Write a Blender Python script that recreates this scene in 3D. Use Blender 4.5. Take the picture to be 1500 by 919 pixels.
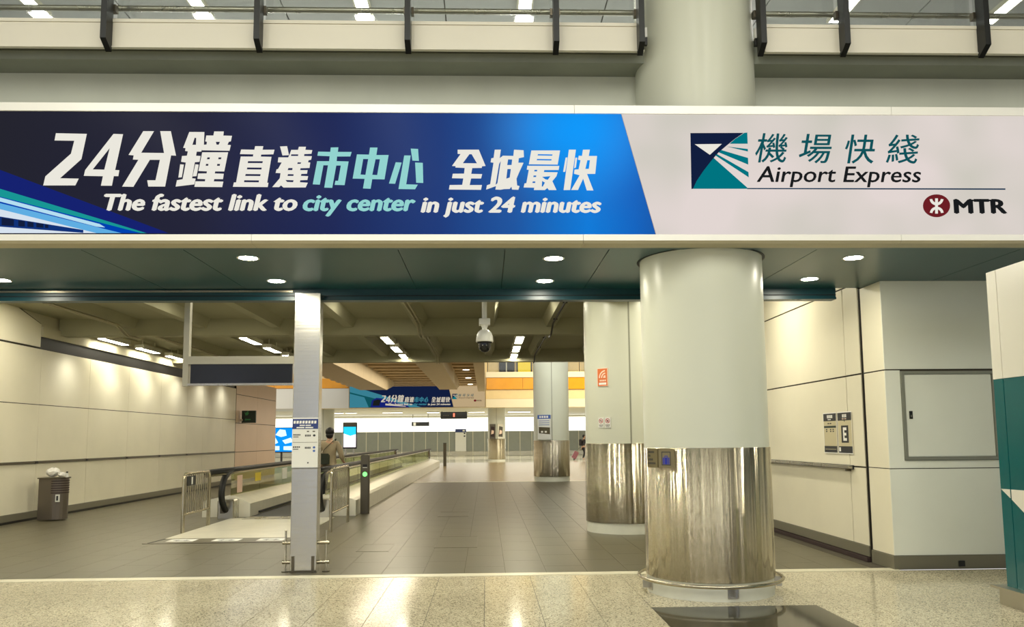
import bpy, math, random
from mathutils import Vector, Matrix
random.seed(7)
S = bpy.context.scene
C = bpy.context.collection
for o in list(bpy.data.objects):
    bpy.data.objects.remove(o)
R = math.radians

# ------------------------------------------------------------------ camera
F_PX, PPY = 1200.0, 520.0
yaw, pitch, roll = R(1.85), R(5.85), R(0.45)
fw = Vector((math.sin(yaw)*math.cos(pitch), math.cos(yaw)*math.cos(pitch), math.sin(pitch)))
r0 = Vector((math.cos(yaw), -math.sin(yaw), 0)); u0 = r0.cross(fw)
rt = r0*math.cos(roll) - u0*math.sin(roll); up = u0*math.cos(roll) + r0*math.sin(roll)
cd = bpy.data.cameras.new('camera'); cam = bpy.data.objects.new('camera', cd); C.objects.link(cam)
cam.matrix_world = Matrix(((rt.x, up.x, -fw.x, 0), (rt.y, up.y, -fw.y, 0), (rt.z, up.z, -fw.z, 1.5), (0, 0, 0, 1)))
cd.sensor_fit = 'HORIZONTAL'; cd.sensor_width = 36.0; cd.lens = 36.0*F_PX/1500.0
cd.shift_y = (PPY-459.5)/1500.0; cd.clip_end = 300; cd.clip_start = 0.05
S.camera = cam

# ------------------------------------------------------------------ world, exposure, large lights
w = bpy.data.worlds.new('hall_light'); S.world = w; w.use_nodes = True
bg = w.node_tree.nodes['Background']
bg.inputs[0].default_value = (1.0, 0.99, 0.93, 1); bg.inputs[1].default_value = 0.85
S.view_settings.view_transform = 'Standard'; S.view_settings.look = 'None'
S.view_settings.exposure = 0.0; S.view_settings.gamma = 1.0; S.view_settings.use_curve_mapping = False
WARM = (1.0, 0.975, 0.88)

def area(name, loc, sx, sy, power, col=WARM, rot=(0, 0, 0)):
    l = bpy.data.lights.new(name, 'AREA'); l.shape = 'RECTANGLE'; l.size = sx; l.size_y = sy
    l.energy = power; l.color = col
    o = bpy.data.objects.new(name, l); C.objects.link(o); o.location = loc; o.rotation_euler = rot
    return o
def spot(name, loc, power, ang, blend, rot=(0, 0, 0), col=WARM, rad=0.05):
    l = bpy.data.lights.new(name, 'SPOT'); l.energy = power; l.spot_size = R(ang); l.spot_blend = blend
    l.color = col; l.shadow_soft_size = rad
    o = bpy.data.objects.new(name, l); C.objects.link(o); o.location = loc; o.rotation_euler = rot
    return o
# rows of ceiling tubes over the hall the camera stands in (same spacing as the rows seen above the balcony)
for k in range(6):
    area('hall_ceiling_row', (-7.2+2.62*k, -3.0, 8.4), 0.3, 12.0, 330)
for k in range(6):
    area('upper_fill_row', (-7.2+2.62*k, 20.3, 8.4), 0.3, 6.0, 420, (1.0, 0.99, 0.93))  # unseen fill rows added so bounced light lifts the upper ceiling
# first row of corridor downlights, tucked behind the lintel
for x in (-7.8, -4.95, -2.1, 0.65, 3.5):
    area('corridor_first_row', (x, 12.0, 4.03), 0.24, 0.24, 75, (1.0, 0.94, 0.77))
# tall light well in front of the far facade
area('light_well', (9.0, 48.0, 11.0), 12.0, 9.0, 2600, (1.0, 0.9, 0.66))
area('far_hall_lights', (-4.0, 65.0, 3.5), 26.0, 8.0, 900, (1.0, 0.96, 0.84))
area('mid_well', (-4.2, 38.0, 4.95), 1.6, 18.0, 420, (1.0, 0.85, 0.62))
area('open_side', (-22.0, 45.0, 7.0), 10.0, 16.0, 1500, (1.0, 0.86, 0.66))

# ------------------------------------------------------------------ materials
def lin(c):
    return tuple(((v/255)/12.92 if v/255 <= 0.04045 else ((v/255+0.055)/1.055)**2.4) for v in c)+(1.0,)
MATS = {}
def mat(name, rgb, rough=0.5, metal=0.0, var=0.0, vs=3.0, stretch=(1, 1, 1), bump=0.0, bs=40.0, bstretch=(1, 1, 1), spec=0.5, emit=0.0, alpha=1.0, trans=0.0, aniso=0.0, coat=0.0, rvar=0.0):
    m = bpy.data.materials.new(name); m.use_nodes = True; MATS[name] = m
    N, L = m.node_tree.nodes, m.node_tree.links
    b = N['Principled BSDF']; c = lin(rgb)
    b.inputs['Base Color'].default_value = c; b.inputs['Roughness'].default_value = rough
    b.inputs['Metallic'].default_value = metal; b.inputs['Specular IOR Level'].default_value = spec
    b.inputs['Alpha'].default_value = alpha; b.inputs['Transmission Weight'].default_value = trans
    b.inputs['Coat Weight'].default_value = coat; b.inputs['Coat Roughness'].default_value = 0.06
    if emit > 0:
        b.inputs['Emission Color'].default_value = c; b.inputs['Emission Strength'].default_value = emit
    if var > 0 or bump > 0 or rvar > 0:
        tc = N.new('ShaderNodeTexCoord')
    if var > 0 or rvar > 0:
        mp = N.new('ShaderNodeMapping'); mp.inputs['Scale'].default_value = stretch; L.new(tc.outputs['Object'], mp.inputs[0])
        nz = N.new('ShaderNodeTexNoise'); nz.inputs['Scale'].default_value = vs; nz.inputs['Detail'].default_value = 4
        L.new(mp.outputs[0], nz.inputs['Vector'])
    if var > 0:
        cr = N.new('ShaderNodeValToRGB')
        cr.color_ramp.elements[0].position = 0.3; cr.color_ramp.elements[1].position = 0.7
        cr.color_ramp.elements[0].color = tuple(v*(1-var) for v in c[:3])+(1,)
        cr.color_ramp.elements[1].color = tuple(min(1, v*(1+var)) for v in c[:3])+(1,)
        L.new(nz.outputs[0], cr.inputs[0]); L.new(cr.outputs[0], b.inputs['Base Color'])
    if rvar > 0:
        mr = N.new('ShaderNodeMapRange'); mr.inputs['To Min'].default_value = max(0.02, rough-rvar); mr.inputs['To Max'].default_value = rough+rvar
        L.new(nz.outputs[0], mr.inputs[0]); L.new(mr.outputs[0], b.inputs['Roughness'])
    if bump > 0:
        mp2 = N.new('ShaderNodeMapping'); mp2.inputs['Scale'].default_value = bstretch; L.new(tc.outputs['Object'], mp2.inputs[0])
        n2 = N.new('ShaderNodeTexNoise'); n2.inputs['Scale'].default_value = bs; n2.inputs['Detail'].default_value = 3
        L.new(mp2.outputs[0], n2.inputs['Vector'])
        bp = N.new('ShaderNodeBump'); bp.inputs['Strength'].default_value = bump; bp.inputs['Distance'].default_value = 0.02
        L.new(n2.outputs[0], bp.inputs['Height']); L.new(bp.outputs[0], b.inputs['Normal'])
    if aniso > 0:
        b.inputs['Anisotropic'].default_value = aniso; b.inputs['Anisotropic Rotation'].default_value = 0.0
        tg = N.new('ShaderNodeTangent'); tg.direction_type = 'RADIAL'; tg.axis = 'Z'; L.new(tg.outputs[0], b.inputs['Tangent'])
    return m
def glow(name, rgb, strength):
    m = bpy.data.materials.new(name); m.use_nodes = True; MATS[name] = m
    N, L = m.node_tree.nodes, m.node_tree.links
    e = N.new('ShaderNodeEmission'); e.inputs[0].default_value = lin(rgb); e.inputs[1].default_value = strength
    L.new(e.outputs[0], N['Material Output'].inputs[0])
    return m
def clear_glass(name, tint, amount=0.12):
    m = bpy.data.materials.new(name); m.use_nodes = True; MATS[name] = m
    N, L = m.node_tree.nodes, m.node_tree.links
    t = N.new('ShaderNodeBsdfTransparent'); t.inputs[0].default_value = lin(tint)
    g = N.new('ShaderNodeBsdfGlossy'); g.inputs['Roughness'].default_value = 0.03
    mx = N.new('ShaderNodeMixShader'); mx.inputs[0].default_value = amount
    L.new(t.outputs[0], mx.inputs[1]); L.new(g.outputs[0], mx.inputs[2]); L.new(mx.outputs[0], N['Material Output'].inputs[0])
    return m
def granite(name, dark, light, rough, scale=110, coat=0.0, spec=0.5):
    m = mat(name, light, rough, coat=coat, spec=spec)
    N, L = m.node_tree.nodes, m.node_tree.links; b = N['Principled BSDF']
    tc = N.new('ShaderNodeTexCoord'); vo = N.new('ShaderNodeTexVoronoi'); vo.inputs['Scale'].default_value = scale
    gm = N.new('ShaderNodeNewGeometry'); L.new(gm.outputs['Position'], vo.inputs['Vector'])
    nz = N.new('ShaderNodeTexNoise'); nz.inputs['Scale'].default_value = 1.1; L.new(gm.outputs['Position'], nz.inputs['Vector'])
    sp = N.new('ShaderNodeSeparateColor'); L.new(vo.outputs['Color'], sp.inputs[0])
    cr = N.new('ShaderNodeValToRGB'); e = cr.color_ramp.elements
    e[0].position = 0.0; e[0].color = lin(dark); e[1].position = 0.75; e[1].color = lin(light)
    e2 = e.new(0.3); e2.color = tuple((a*0.3+c*0.7) for a, c in zip(lin(dark), lin(light)))
    L.new(sp.outputs[0], cr.inputs[0])
    mx = N.new('ShaderNodeMix'); mx.data_type = 'RGBA'; mx.blend_type = 'MULTIPLY'; mx.inputs[0].default_value = 0.3
    L.new(cr.outputs[0], mx.inputs[6]); L.new(nz.outputs[0], mx.inputs[7]); L.new(mx.outputs[2], b.inputs['Base Color'])
    return m

granite('granite', (92, 84, 58), (222, 213, 182), 0.12, spec=0.2)
granite('dark_granite', (38, 38, 30), (52, 52, 42), 0.07, 160)
mat('granite_joint', (66, 62, 46), 0.7)
mat('corridor_tile', (86, 81, 61), 0.36, var=0.07, vs=1.6, spec=0.45)
mat('tile_joint', (66, 60, 44), 0.8)
mat('hall_tile', (128, 112, 84), 0.25, var=0.05, vs=0.6)
mat('white_floor', (215, 210, 190), 0.12, var=0.04, vs=0.5)
mat('threshold', (214, 208, 182), 0.35, metal=0.15, var=0.05, vs=6)
mat('wall_panel', (226, 220, 196), 0.42, var=0.035, vs=1.2, spec=0.35)
mat('wall_panel_pink', (222, 196, 168), 0.42, var=0.03, vs=1.0)
mat('wall_joint', (58, 52, 40), 0.8)
mat('slab_shade_grey', (150, 155, 142), 0.8, var=0.1, vs=1.5)  # darker grey for the stained underside, with its shade put in
mat('wall_panel_grey', (226, 228, 214), 0.45, var=0.03, vs=1.5)
mat('black', (14, 14, 13), 0.5)
mat('black_gloss', (12, 14, 15), 0.2)
mat('concrete_paint', (205, 208, 192), 0.75, var=0.06, vs=1.4, stretch=(1, 1, 0.25))
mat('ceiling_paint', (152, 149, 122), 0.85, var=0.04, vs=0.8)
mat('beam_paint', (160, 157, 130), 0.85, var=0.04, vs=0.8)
mat('bulkhead', (196, 190, 162), 0.8, var=0.04, vs=1)
mat('fascia', (226, 221, 203), 0.4, var=0.02, vs=1.5)
mat('fascia_under', (104, 106, 94), 0.8)
mat('soffit', (26, 73, 78), 0.3, var=0.06, vs=0.7, spec=0.3)
mat('lintel', (10, 58, 66), 0.35)
mat('groove', (5, 18, 22), 0.6)
mat('sign_frame', (246, 245, 236), 0.3, metal=0.1)
mat('sign_under', (176, 168, 140), 0.45)
mat('column_paint', (206, 208, 190), 0.32, var=0.02, vs=0.9, spec=0.4)
mat('column_seam', (140, 141, 124), 0.6)
mat('plinth', (214, 214, 198), 0.4, var=0.06, vs=5)
mat('brushed', (196, 188, 166), 0.16, metal=1.0)
def brush():
    """horizontally brushed sheet metal: hairline tilt of the normal up and down, slow waviness round the column"""
    m = MATS['brushed']; N, L = m.node_tree.nodes, m.node_tree.links; b = N['Principled BSDF']
    g = N.new('ShaderNodeNewGeometry'); tc = N.new('ShaderNodeTexCoord')
    wn = N.new('ShaderNodeTexWhiteNoise'); wn.noise_dimensions = '3D'; L.new(g.outputs['Position'], wn.inputs['Vector'])
    dt = N.new('ShaderNodeVectorMath'); dt.operation = 'DOT_PRODUCT'; L.new(wn.outputs['Color'], dt.inputs[0]); dt.inputs[1].default_value = (0.3333, 0.3333, 0.3333)
    t = N.new('ShaderNodeMath'); t.operation = 'SUBTRACT'; L.new(dt.outputs['Value'], t.inputs[0]); t.inputs[1].default_value = 0.5
    t2 = N.new('ShaderNodeMath'); t2.operation = 'MULTIPLY'; L.new(t.outputs[0], t2.inputs[0]); t2.inputs[1].default_value = 3.6
    cz = N.new('ShaderNodeCombineXYZ'); L.new(t2.outputs[0], cz.inputs[2])
    mp = N.new('ShaderNodeMapping'); mp.inputs['Scale'].default_value = (1, 1, 0.0); L.new(tc.outputs['Object'], mp.inputs[0])
    nz = N.new('ShaderNodeTexNoise'); nz.inputs['Scale'].default_value = 17.0; nz.inputs['Detail'].default_value = 3.0; nz.inputs['Roughness'].default_value = 0.55; L.new(mp.outputs[0], nz.inputs['Vector'])
    s = N.new('ShaderNodeMath'); s.operation = 'SUBTRACT'; L.new(nz.outputs[0], s.inputs[0]); s.inputs[1].default_value = 0.5
    cr = N.new('ShaderNodeVectorMath'); cr.operation = 'CROSS_PRODUCT'; L.new(g.outputs['Normal'], cr.inputs[0]); cr.inputs[1].default_value = (0, 0, 1)
    sc = N.new('ShaderNodeVectorMath'); sc.operation = 'SCALE'; L.new(cr.outputs[0], sc.inputs[0])
    k = N.new('ShaderNodeMath'); k.operation = 'MULTIPLY'; L.new(s.outputs[0], k.inputs[0]); k.inputs[1].default_value = 2.0; L.new(k.outputs[0], sc.inputs['Scale'])
    a1 = N.new('ShaderNodeVectorMath'); L.new(g.outputs['Normal'], a1.inputs[0]); L.new(cz.outputs[0], a1.inputs[1])
    a2 = N.new('ShaderNodeVectorMath'); L.new(a1.outputs[0], a2.inputs[0]); L.new(sc.outputs[0], a2.inputs[1])
    nm = N.new('ShaderNodeVectorMath'); nm.operation = 'NORMALIZE'; L.new(a2.outputs[0], nm.inputs[0]); L.new(nm.outputs[0], b.inputs['Normal'])
brush()
mat('steel', (188, 184, 170), 0.28, metal=1.0, rvar=0.08, vs=4, stretch=(1, 1, 0.2))
mat('steel_pole', (196, 194, 184), 0.26, metal=1.0, bump=0.05, bs=30, bstretch=(0.02, 0.02, 1))
mat('hatch_frame', (132, 133, 120), 0.45, metal=0.2)
mat('hanger_steel', (190, 186, 168), 0.45, metal=0.3)
mat('skirting_steel', (120, 116, 98), 0.45, metal=0.3)
mat('steel_dark', (104, 98, 84), 0.35, metal=1.0)
mat('steel_tube', (176, 168, 146), 0.25, metal=1.0)
mat('plate_steel', (218, 214, 194), 0.3, metal=0.35, var=0.06, vs=3)
mat('post_steel', (46, 47, 46), 0.4, metal=0.6)
mat('rubber', (16, 17, 16), 0.55)
mat('white_paint', (228, 228, 220), 0.4)
mat('off_white', (214, 210, 190), 0.5)
mat('slat', (196, 172, 132), 0.7, var=0.05)
mat('slat_dark', (44, 36, 26), 0.9)
mat('far_beam', (206, 192, 160), 0.7, var=0.04)
mat('orange_glass', (232, 158, 26), 0.2, var=0.06, vs=2, spec=0.6)
mat('cream', (236, 208, 150), 0.5, var=0.03)
mat('cream_light', (240, 226, 190), 0.5)
mat('grey_door', (146, 150, 140), 0.35, metal=0.2, var=0.03)
mat('kick_plate', (206, 202, 184), 0.25, metal=0.6)
mat('teal_panel', (6, 96, 98), 0.16, var=0.04, vs=1, spec=0.6)
mat('kiosk_white', (232, 228, 212), 0.35)
mat('skin', (196, 152, 122), 0.6)
mat('hair', (22, 20, 19), 0.6, bump=0.3, bs=80)
mat('shirt', (168, 152, 122), 0.85, var=0.06, vs=9, bump=0.25, bs=14)
mat('trousers', (26, 26, 28), 0.85)
mat('shoe', (60, 58, 56), 0.6)
mat('bag_green', (44, 50, 34), 0.75, var=0.1, vs=9)
mat('coat_dark', (34, 30, 32), 0.8)
mat('grey_cloth', (120, 118, 118), 0.8)
mat('suitcase', (128, 78, 84), 0.4)
mat('bin_steel', (112, 104, 94), 0.4, metal=0.7)
mat('bin_slot', (52, 36, 34), 0.6)
mat('plastic_bag', (236, 234, 226), 0.4, bump=0.3, bs=30)
mat('notice_white', (222, 222, 214), 0.4)
mat('notice_blue', (38, 56, 118), 0.4)
mat('ink', (40, 42, 46), 0.5)
mat('ink_blue', (70, 100, 170), 0.5)
mat('sign_black', (26, 28, 30), 0.4)
mat('sign_beige', (196, 186, 150), 0.5)
mat('print_white', (235, 234, 226), 0.5)
mat('wifi_orange', (216, 112, 52), 0.4)
mat('wifi_pale', (244, 214, 190), 0.4)
mat('red_ink', (176, 40, 44), 0.5)
mat('plaque', (128, 118, 88), 0.35, metal=0.5)
mat('plaque_blue', (24, 38, 150), 0.4)
mat('yellow_label', (222, 196, 30), 0.5)
mat('pink_label', (222, 190, 170), 0.5)
mat('conduit', (170, 164, 136), 0.6)
mat('dark_display', (24, 26, 32), 0.22)
mat('exit_green', (10, 40, 26), 0.4)
mat('exit_mark', (60, 150, 84), 0.4)
mat('upper_ceiling', (176, 178, 176), 0.7, var=0.04, vs=0.7)
clear_glass('glass', (242, 244, 242), 0.08)
clear_glass('balustrade_glass', (222, 226, 200), 0.16)
mat('upper_floor', (208, 208, 204), 0.4)
mat('reflection_dark', (40, 42, 36), 0.3)
mat('reflection_pale', (222, 216, 196), 0.5)
mat('dome_black', (10, 12, 16), 0.08)
glow('lamp', (255, 247, 222), 48.0)
glow('lamp_down', (255, 248, 226), 230.0)
glow('lamp_upper', (255, 252, 240), 14.0)
glow('reflection_glow', (214, 224, 255), 5.0)  # glow of the added strips mirrored in the column steel
glow('lamp_far', (255, 248, 226), 8.0)
glow('lightbox_band', (255, 252, 238), 2.6)
glow('green_led', (120, 255, 120), 2.2)
glow('led_red', (255, 120, 90), 2.0)
# lightbox prints
glow('lb_white', (240, 237, 226), 0.95)
glow('lb_aqua', (150, 216, 212), 0.95)
glow('lb_navy', (18, 30, 62), 1.0)
glow('lb_teal', (0, 116, 128), 1.0)
glow('lb_tealink', (16, 82, 90), 1.0)
glow('lb_ink', (26, 28, 30), 1.0)
glow('lb_line', (28, 58, 84), 1.0)
glow('lb_red', (108, 30, 36), 1.0)
glow('lb_royal', (22, 34, 112), 1.0)
glow('lb_blue', (0, 66, 176), 1.0)
glow('lb_green', (24, 150, 148), 1.0)
glow('lb_pale', (180, 222, 240), 1.0)
glow('lb_sky', (96, 174, 226), 1.0)
glow('lb_train', (214, 226, 238), 1.0)
glow('lb_window', (16, 50, 120), 1.0)
glow('far_cream', (206, 180, 138), 0.8)
glow('far_white', (210, 200, 180), 0.9)
glow('far_teal', (64, 140, 160), 0.8)
glow('screen_cyan', (40, 190, 230), 1.5)
glow('screen_white', (250, 236, 240), 1.6)
glow('ad_blue', (10, 130, 225), 1.5)
glow('ad_white', (200, 236, 250), 1.5)
glow('yellow_lit', (250, 214, 60), 1.3)

def banner_blue():
    m = bpy.data.materials.new('lb_banner'); m.use_nodes = True; MATS['lb_banner'] = m
    N, L = m.node_tree.nodes, m.node_tree.links
    tc = N.new('ShaderNodeTexCoord'); sx = N.new('ShaderNodeSeparateXYZ'); L.new(tc.outputs['Object'], sx.inputs[0])
    mr = N.new('ShaderNodeMapRange'); mr.inputs['From Min'].default_value = -4.8; mr.inputs['From Max'].default_value = 1.4
    L.new(sx.outputs['X'], mr.inputs[0])
    cr = N.new('ShaderNodeValToRGB'); L.new(mr.outputs[0], cr.inputs[0]); e = cr.color_ramp.elements
    stops = [(0.0, (36, 36, 46)), (0.3, (33, 34, 56)), (0.5, (27, 38, 86)), (0.66, (28, 58, 122)), (0.77, (26, 84, 160)), (0.88, (6, 122, 216)), (0.95, (14, 100, 192)), (1.0, (22, 82, 160))]
    e[0].position = 0; e[0].color = lin(stops[0][1]); e[1].position = 1; e[1].color = lin(stops[-1][1])
    for p, c in stops[1:-1]:
        q = e.new(p); q.color = lin(c)
    # bright azure disc mixed into the blue
    mp = N.new('ShaderNodeMapping'); mp.inputs['Location'].default_value = (-0.55/1.0, 0, -1.08/0.8); mp.inputs['Scale'].default_value = (1/1.0, 0, 1/0.8)
    L.new(tc.outputs['Object'], mp.inputs[0])
    ln = N.new('ShaderNodeVectorMath'); ln.operation = 'LENGTH'; L.new(mp.outputs[0], ln.inputs[0])
    m2 = N.new('ShaderNodeMapRange'); m2.interpolation_type = 'SMOOTHSTEP'; m2.inputs['From Min'].default_value = 0.0; m2.inputs['From Max'].default_value = 1.0
    m2.inputs['To Min'].default_value = 0.85; m2.inputs['To Max'].default_value = 0.0; L.new(ln.outputs['Value'], m2.inputs[0])
    mx = N.new('ShaderNodeMix'); mx.data_type = 'RGBA'; L.new(m2.outputs[0], mx.inputs[0]); L.new(cr.outputs[0], mx.inputs[6]); mx.inputs[7].default_value = lin((0, 156, 255))
    em = N.new('ShaderNodeEmission'); L.new(mx.outputs[2], em.inputs[0]); em.inputs[1].default_value = 1.0
    gl = N.new('ShaderNodeBsdfGlossy'); gl.inputs['Roughness'].default_value = 0.2
    ms = N.new('ShaderNodeMixShader'); ms.inputs[0].default_value = 0.004; L.new(em.outputs[0], ms.inputs[1]); L.new(gl.outputs[0], ms.inputs[2])
    L.new(ms.outputs[0], N['Material Output'].inputs[0])
banner_blue()
def banner_pale():
    m = bpy.data.materials.new('lb_panel'); m.use_nodes = True; MATS['lb_panel'] = m
    N, L = m.node_tree.nodes, m.node_tree.links
    tc = N.new('ShaderNodeTexCoord'); nz = N.new('ShaderNodeTexNoise'); nz.inputs['Scale'].default_value = 0.9; L.new(tc.outputs['Object'], nz.inputs['Vector'])
    cr = N.new('ShaderNodeValToRGB'); L.new(nz.outputs[0], cr.inputs[0]); e = cr.color_ramp.elements
    e[0].position = 0.35; e[0].color = lin((205, 201, 190)); e[1].position = 0.65; e[1].color = lin((226, 214, 210))
    em = N.new('ShaderNodeEmission'); L.new(cr.outputs[0], em.inputs[0]); em.inputs[1].default_value = 1.0
    L.new(em.outputs[0], N['Material Output'].inputs[0])
banner_pale()

# ------------------------------------------------------------------ mesh helpers
class MB:
    def __init__(s): s.v = []; s.f = []; s.sm = []
    def add(s, vs, fs, smooth=False):
        n = len(s.v); s.v += [tuple(p) for p in vs]
        s.f += [tuple(n+i for i in f) for f in fs]; s.sm += [smooth]*len(fs); return s
    def box(s, x0, x1, y0, y1, z0, z1):
        x0, x1 = min(x0, x1), max(x0, x1); y0, y1 = min(y0, y1), max(y0, y1); z0, z1 = min(z0, z1), max(z0, z1)
        return s.add([(x0, y0, z0), (x1, y0, z0), (x1, y1, z0), (x0, y1, z0), (x0, y0, z1), (x1, y0, z1), (x1, y1, z1), (x0, y1, z1)],
                     [(0, 3, 2, 1), (4, 5, 6, 7), (0, 1, 5, 4), (1, 2, 6, 5), (2, 3, 7, 6), (3, 0, 4, 7)])
    def bbox(s, x0, x1, y0, y1, z0, z1, b=0.01):      # box with chamfered vertical and top edges
        P = [(x0+b, y0), (x1-b, y0), (x1, y0+b), (x1, y1-b), (x1-b, y1), (x0+b, y1), (x0, y1-b), (x0, y0+b)]
        q = [(x0+2*b, y0+b), (x1-2*b, y0+b), (x1-b, y0+2*b), (x1-b, y1-2*b), (x1-2*b, y1-b), (x0+2*b, y1-b), (x0+b, y1-2*b), (x0+b, y0+2*b)]
        v = [(x, y, z0) for x, y in P]+[(x, y, z1-b) for x, y in P]+[(x, y, z1) for x, y in q]
        f = [tuple(range(7, -1, -1)), tuple(range(16, 24))]
        for k in (0, 8):
            for i in range(8): f.append((k+i, k+(i+1) % 8, k+8+(i+1) % 8, k+8+i))
        return s.add(v, f)
    def prism(s, poly, axis, a0, a1):                 # poly in the two other axes
        def pt(p, a): return {'x': (a, p[0], p[1]), 'y': (p[0], a, p[1]), 'z': (p[0], p[1], a)}[axis]
        n = len(poly); v = [pt(p, a0) for p in poly]+[pt(p, a1) for p in poly]
        return s.add(v, [tuple(range(n)), tuple(range(2*n-1, n-1, -1))]+[(i, n+i, n+(i+1) % n, (i+1) % n) for i in range(n)])
    def lathe(s, prof, cx, cy, n=48, a0=0.0, a1=360.0, cap=True):
        full = abs(a1-a0-360) < 1e-6; m = n if full else n+1; v = []
        for r, z in prof:
            for i in range(m):
                a = R(a0+(a1-a0)*i/n); v.append((cx+r*math.cos(a), cy+r*math.sin(a), z))
        f = []
        for k in range(len(prof)-1):
            for i in range(n):
                j = (i+1) % m; f.append((k*m+i, k*m+j, (k+1)*m+j, (k+1)*m+i))
        s.add(v, f, True)
        if cap and full:
            if prof[0][0] > 1e-4: s.add(v[:m], [tuple(range(m-1, -1, -1))])
            if prof[-1][0] > 1e-4: s.add(v[-m:], [tuple(range(m))])
        return s
    def tube(s, path, r, n=8, closed=False, caps=True, flat=1.0):
        P = [Vector(p) for p in path]; k = len(P); v = []; prev = None
        for i, p in enumerate(P):
            a = P[(i-1) % k] if (closed or i > 0) else p; b = P[(i+1) % k] if (closed or i < k-1) else p
            t = (b-a).normalized()
            if prev is None:
                h = Vector((0, 0, 1)) if abs(t.z) < 0.9 else Vector((1, 0, 0)); nx = t.cross(h).normalized()
            else:
                nx = (prev-t*prev.dot(t)).normalized()
            prev = nx; ny = t.cross(nx)
            rr = r[i] if isinstance(r, (list, tuple)) else r
            for j in range(n):
                q = 2*math.pi*j/n; v.append(p+nx*(rr*math.cos(q))+ny*(rr*flat*math.sin(q)))
        f = []
        for i in range(k if closed else k-1):
            for j in range(n):
                f.append((i*n+j, i*n+(j+1) % n, ((i+1) % k)*n+(j+1) % n, ((i+1) % k)*n+j))
        s.add(v, f, True)
        if not closed and caps: s.add(v[:n], [tuple(range(n-1, -1, -1))]); s.add(v[-n:], [tuple(range(n))])
        return s
    def ball(s, cx, cy, cz, rx, ry, rz, n=16, m=10):
        pr = [(math.sin(math.pi*i/m), -math.cos(math.pi*i/m)) for i in range(m+1)]
        v = [(cx+rx*r*math.cos(2*math.pi*j/n), cy+ry*r*math.sin(2*math.pi*j/n), cz+rz*z) for r, z in pr for j in range(n)]
        return s.add(v, [(i*n+j, i*n+(j+1) % n, (i+1)*n+(j+1) % n, (i+1)*n+j) for i in range(m) for j in range(n)], True)
    def mesh(s, name):
        me = bpy.data.meshes.new(name); me.from_pydata(s.v, [], s.f)
        me.polygons.foreach_set('use_smooth', s.sm); me.update(); return me
    def build(s, name, m, parent=None, local=False):
        if parent is not None:
            if not local:
                l = parent['_abs'] if '_abs' in parent else parent.location
                s.v = [(x-l[0], y-l[1], z-l[2]) for x, y, z in s.v]
            o = bpy.data.objects.new(name, s.mesh(name)); C.objects.link(o); o.parent = parent
            if '_abs' in parent: o['_abs'] = list(parent['_abs'])
        else:
            xs, ys, zs = zip(*s.v); l = ((min(xs)+max(xs))/2, (min(ys)+max(ys))/2, min(zs))
            s.v = [(x-l[0], y-l[1], z-l[2]) for x, y, z in s.v]
            o = bpy.data.objects.new(name, s.mesh(name)); C.objects.link(o); o.location = l; o['_abs'] = list(l)
        o.data.materials.append(MATS[m]); return o
def empty(name, loc, rz=0.0):
    o = bpy.data.objects.new(name, None); C.objects.link(o); o.location = loc; o.rotation_euler = (0, 0, rz)
    o['_abs'] = list(loc); o.empty_display_size = 0.2; return o
def tag(o, label, cat, group=None):
    o['label'] = label; o['category'] = cat
    if group: o['group'] = group
    return o
def thing(name, loc, label, cat, group=None, rz=0.0):
    return tag(empty(name, loc, rz), label, cat, group)
def struct(o): o['kind'] = 'structure'; return o
def box(name, m, parent, x0, x1, y0, y1, z0, z1, local=False):
    return MB().box(x0, x1, y0, y1, z0, z1).build(name, m, parent, local)
def copy_mesh(src, name, parent, off=(0, 0, 0)):
    c = src.copy(); c.name = name; C.objects.link(c); c.parent = parent
    c.location = Vector(src.location)+Vector(off); return c
JOBS = []
def placeholder(name, m, parent):
    o = bpy.data.objects.new(name, bpy.data.meshes.new(name)); C.objects.link(o); o.parent = parent
    o.data.materials.append(MATS[m]); return o
def flat_print(name, pieces, m, parent, y, th=0.0):
    """flat print on a sign: loops in the sign's own x (right) and z (up), at depth y in front of its face"""
    cus = []
    for loops in pieces:
        cu = bpy.data.curves.new('temporary', 'CURVE'); cu.dimensions = '2D'; cu.fill_mode = 'BOTH'
        for lp in loops:
            sp = cu.splines.new('POLY'); sp.points.add(len(lp)-1); sp.use_cyclic_u = True
            for p, q in zip(sp.points, lp): p.co = (q[0], q[1], 0, 1)
        cus.append(cu)
    o = placeholder(name, m, parent); JOBS.append((o, cus, y, None, 0)); return o
def rect(x0, z0, x1, z1): return [[(x0, z0), (x1, z0), (x1, z1), (x0, z1)]]
def text_print(name, body, bb, m, parent, y, shear=0.0, bold=0.0):
    """lettering fitted into the box bb = (x0, z0, x1, z1) of the sign's own plane"""
    cu = bpy.data.curves.new('temporary', 'FONT'); cu.body = body; cu.shear = shear; cu.size = 1; cu.resolution_u = 3
    o = placeholder(name, m, parent); JOBS.append((o, [cu], y, bb, bold)); return o
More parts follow.
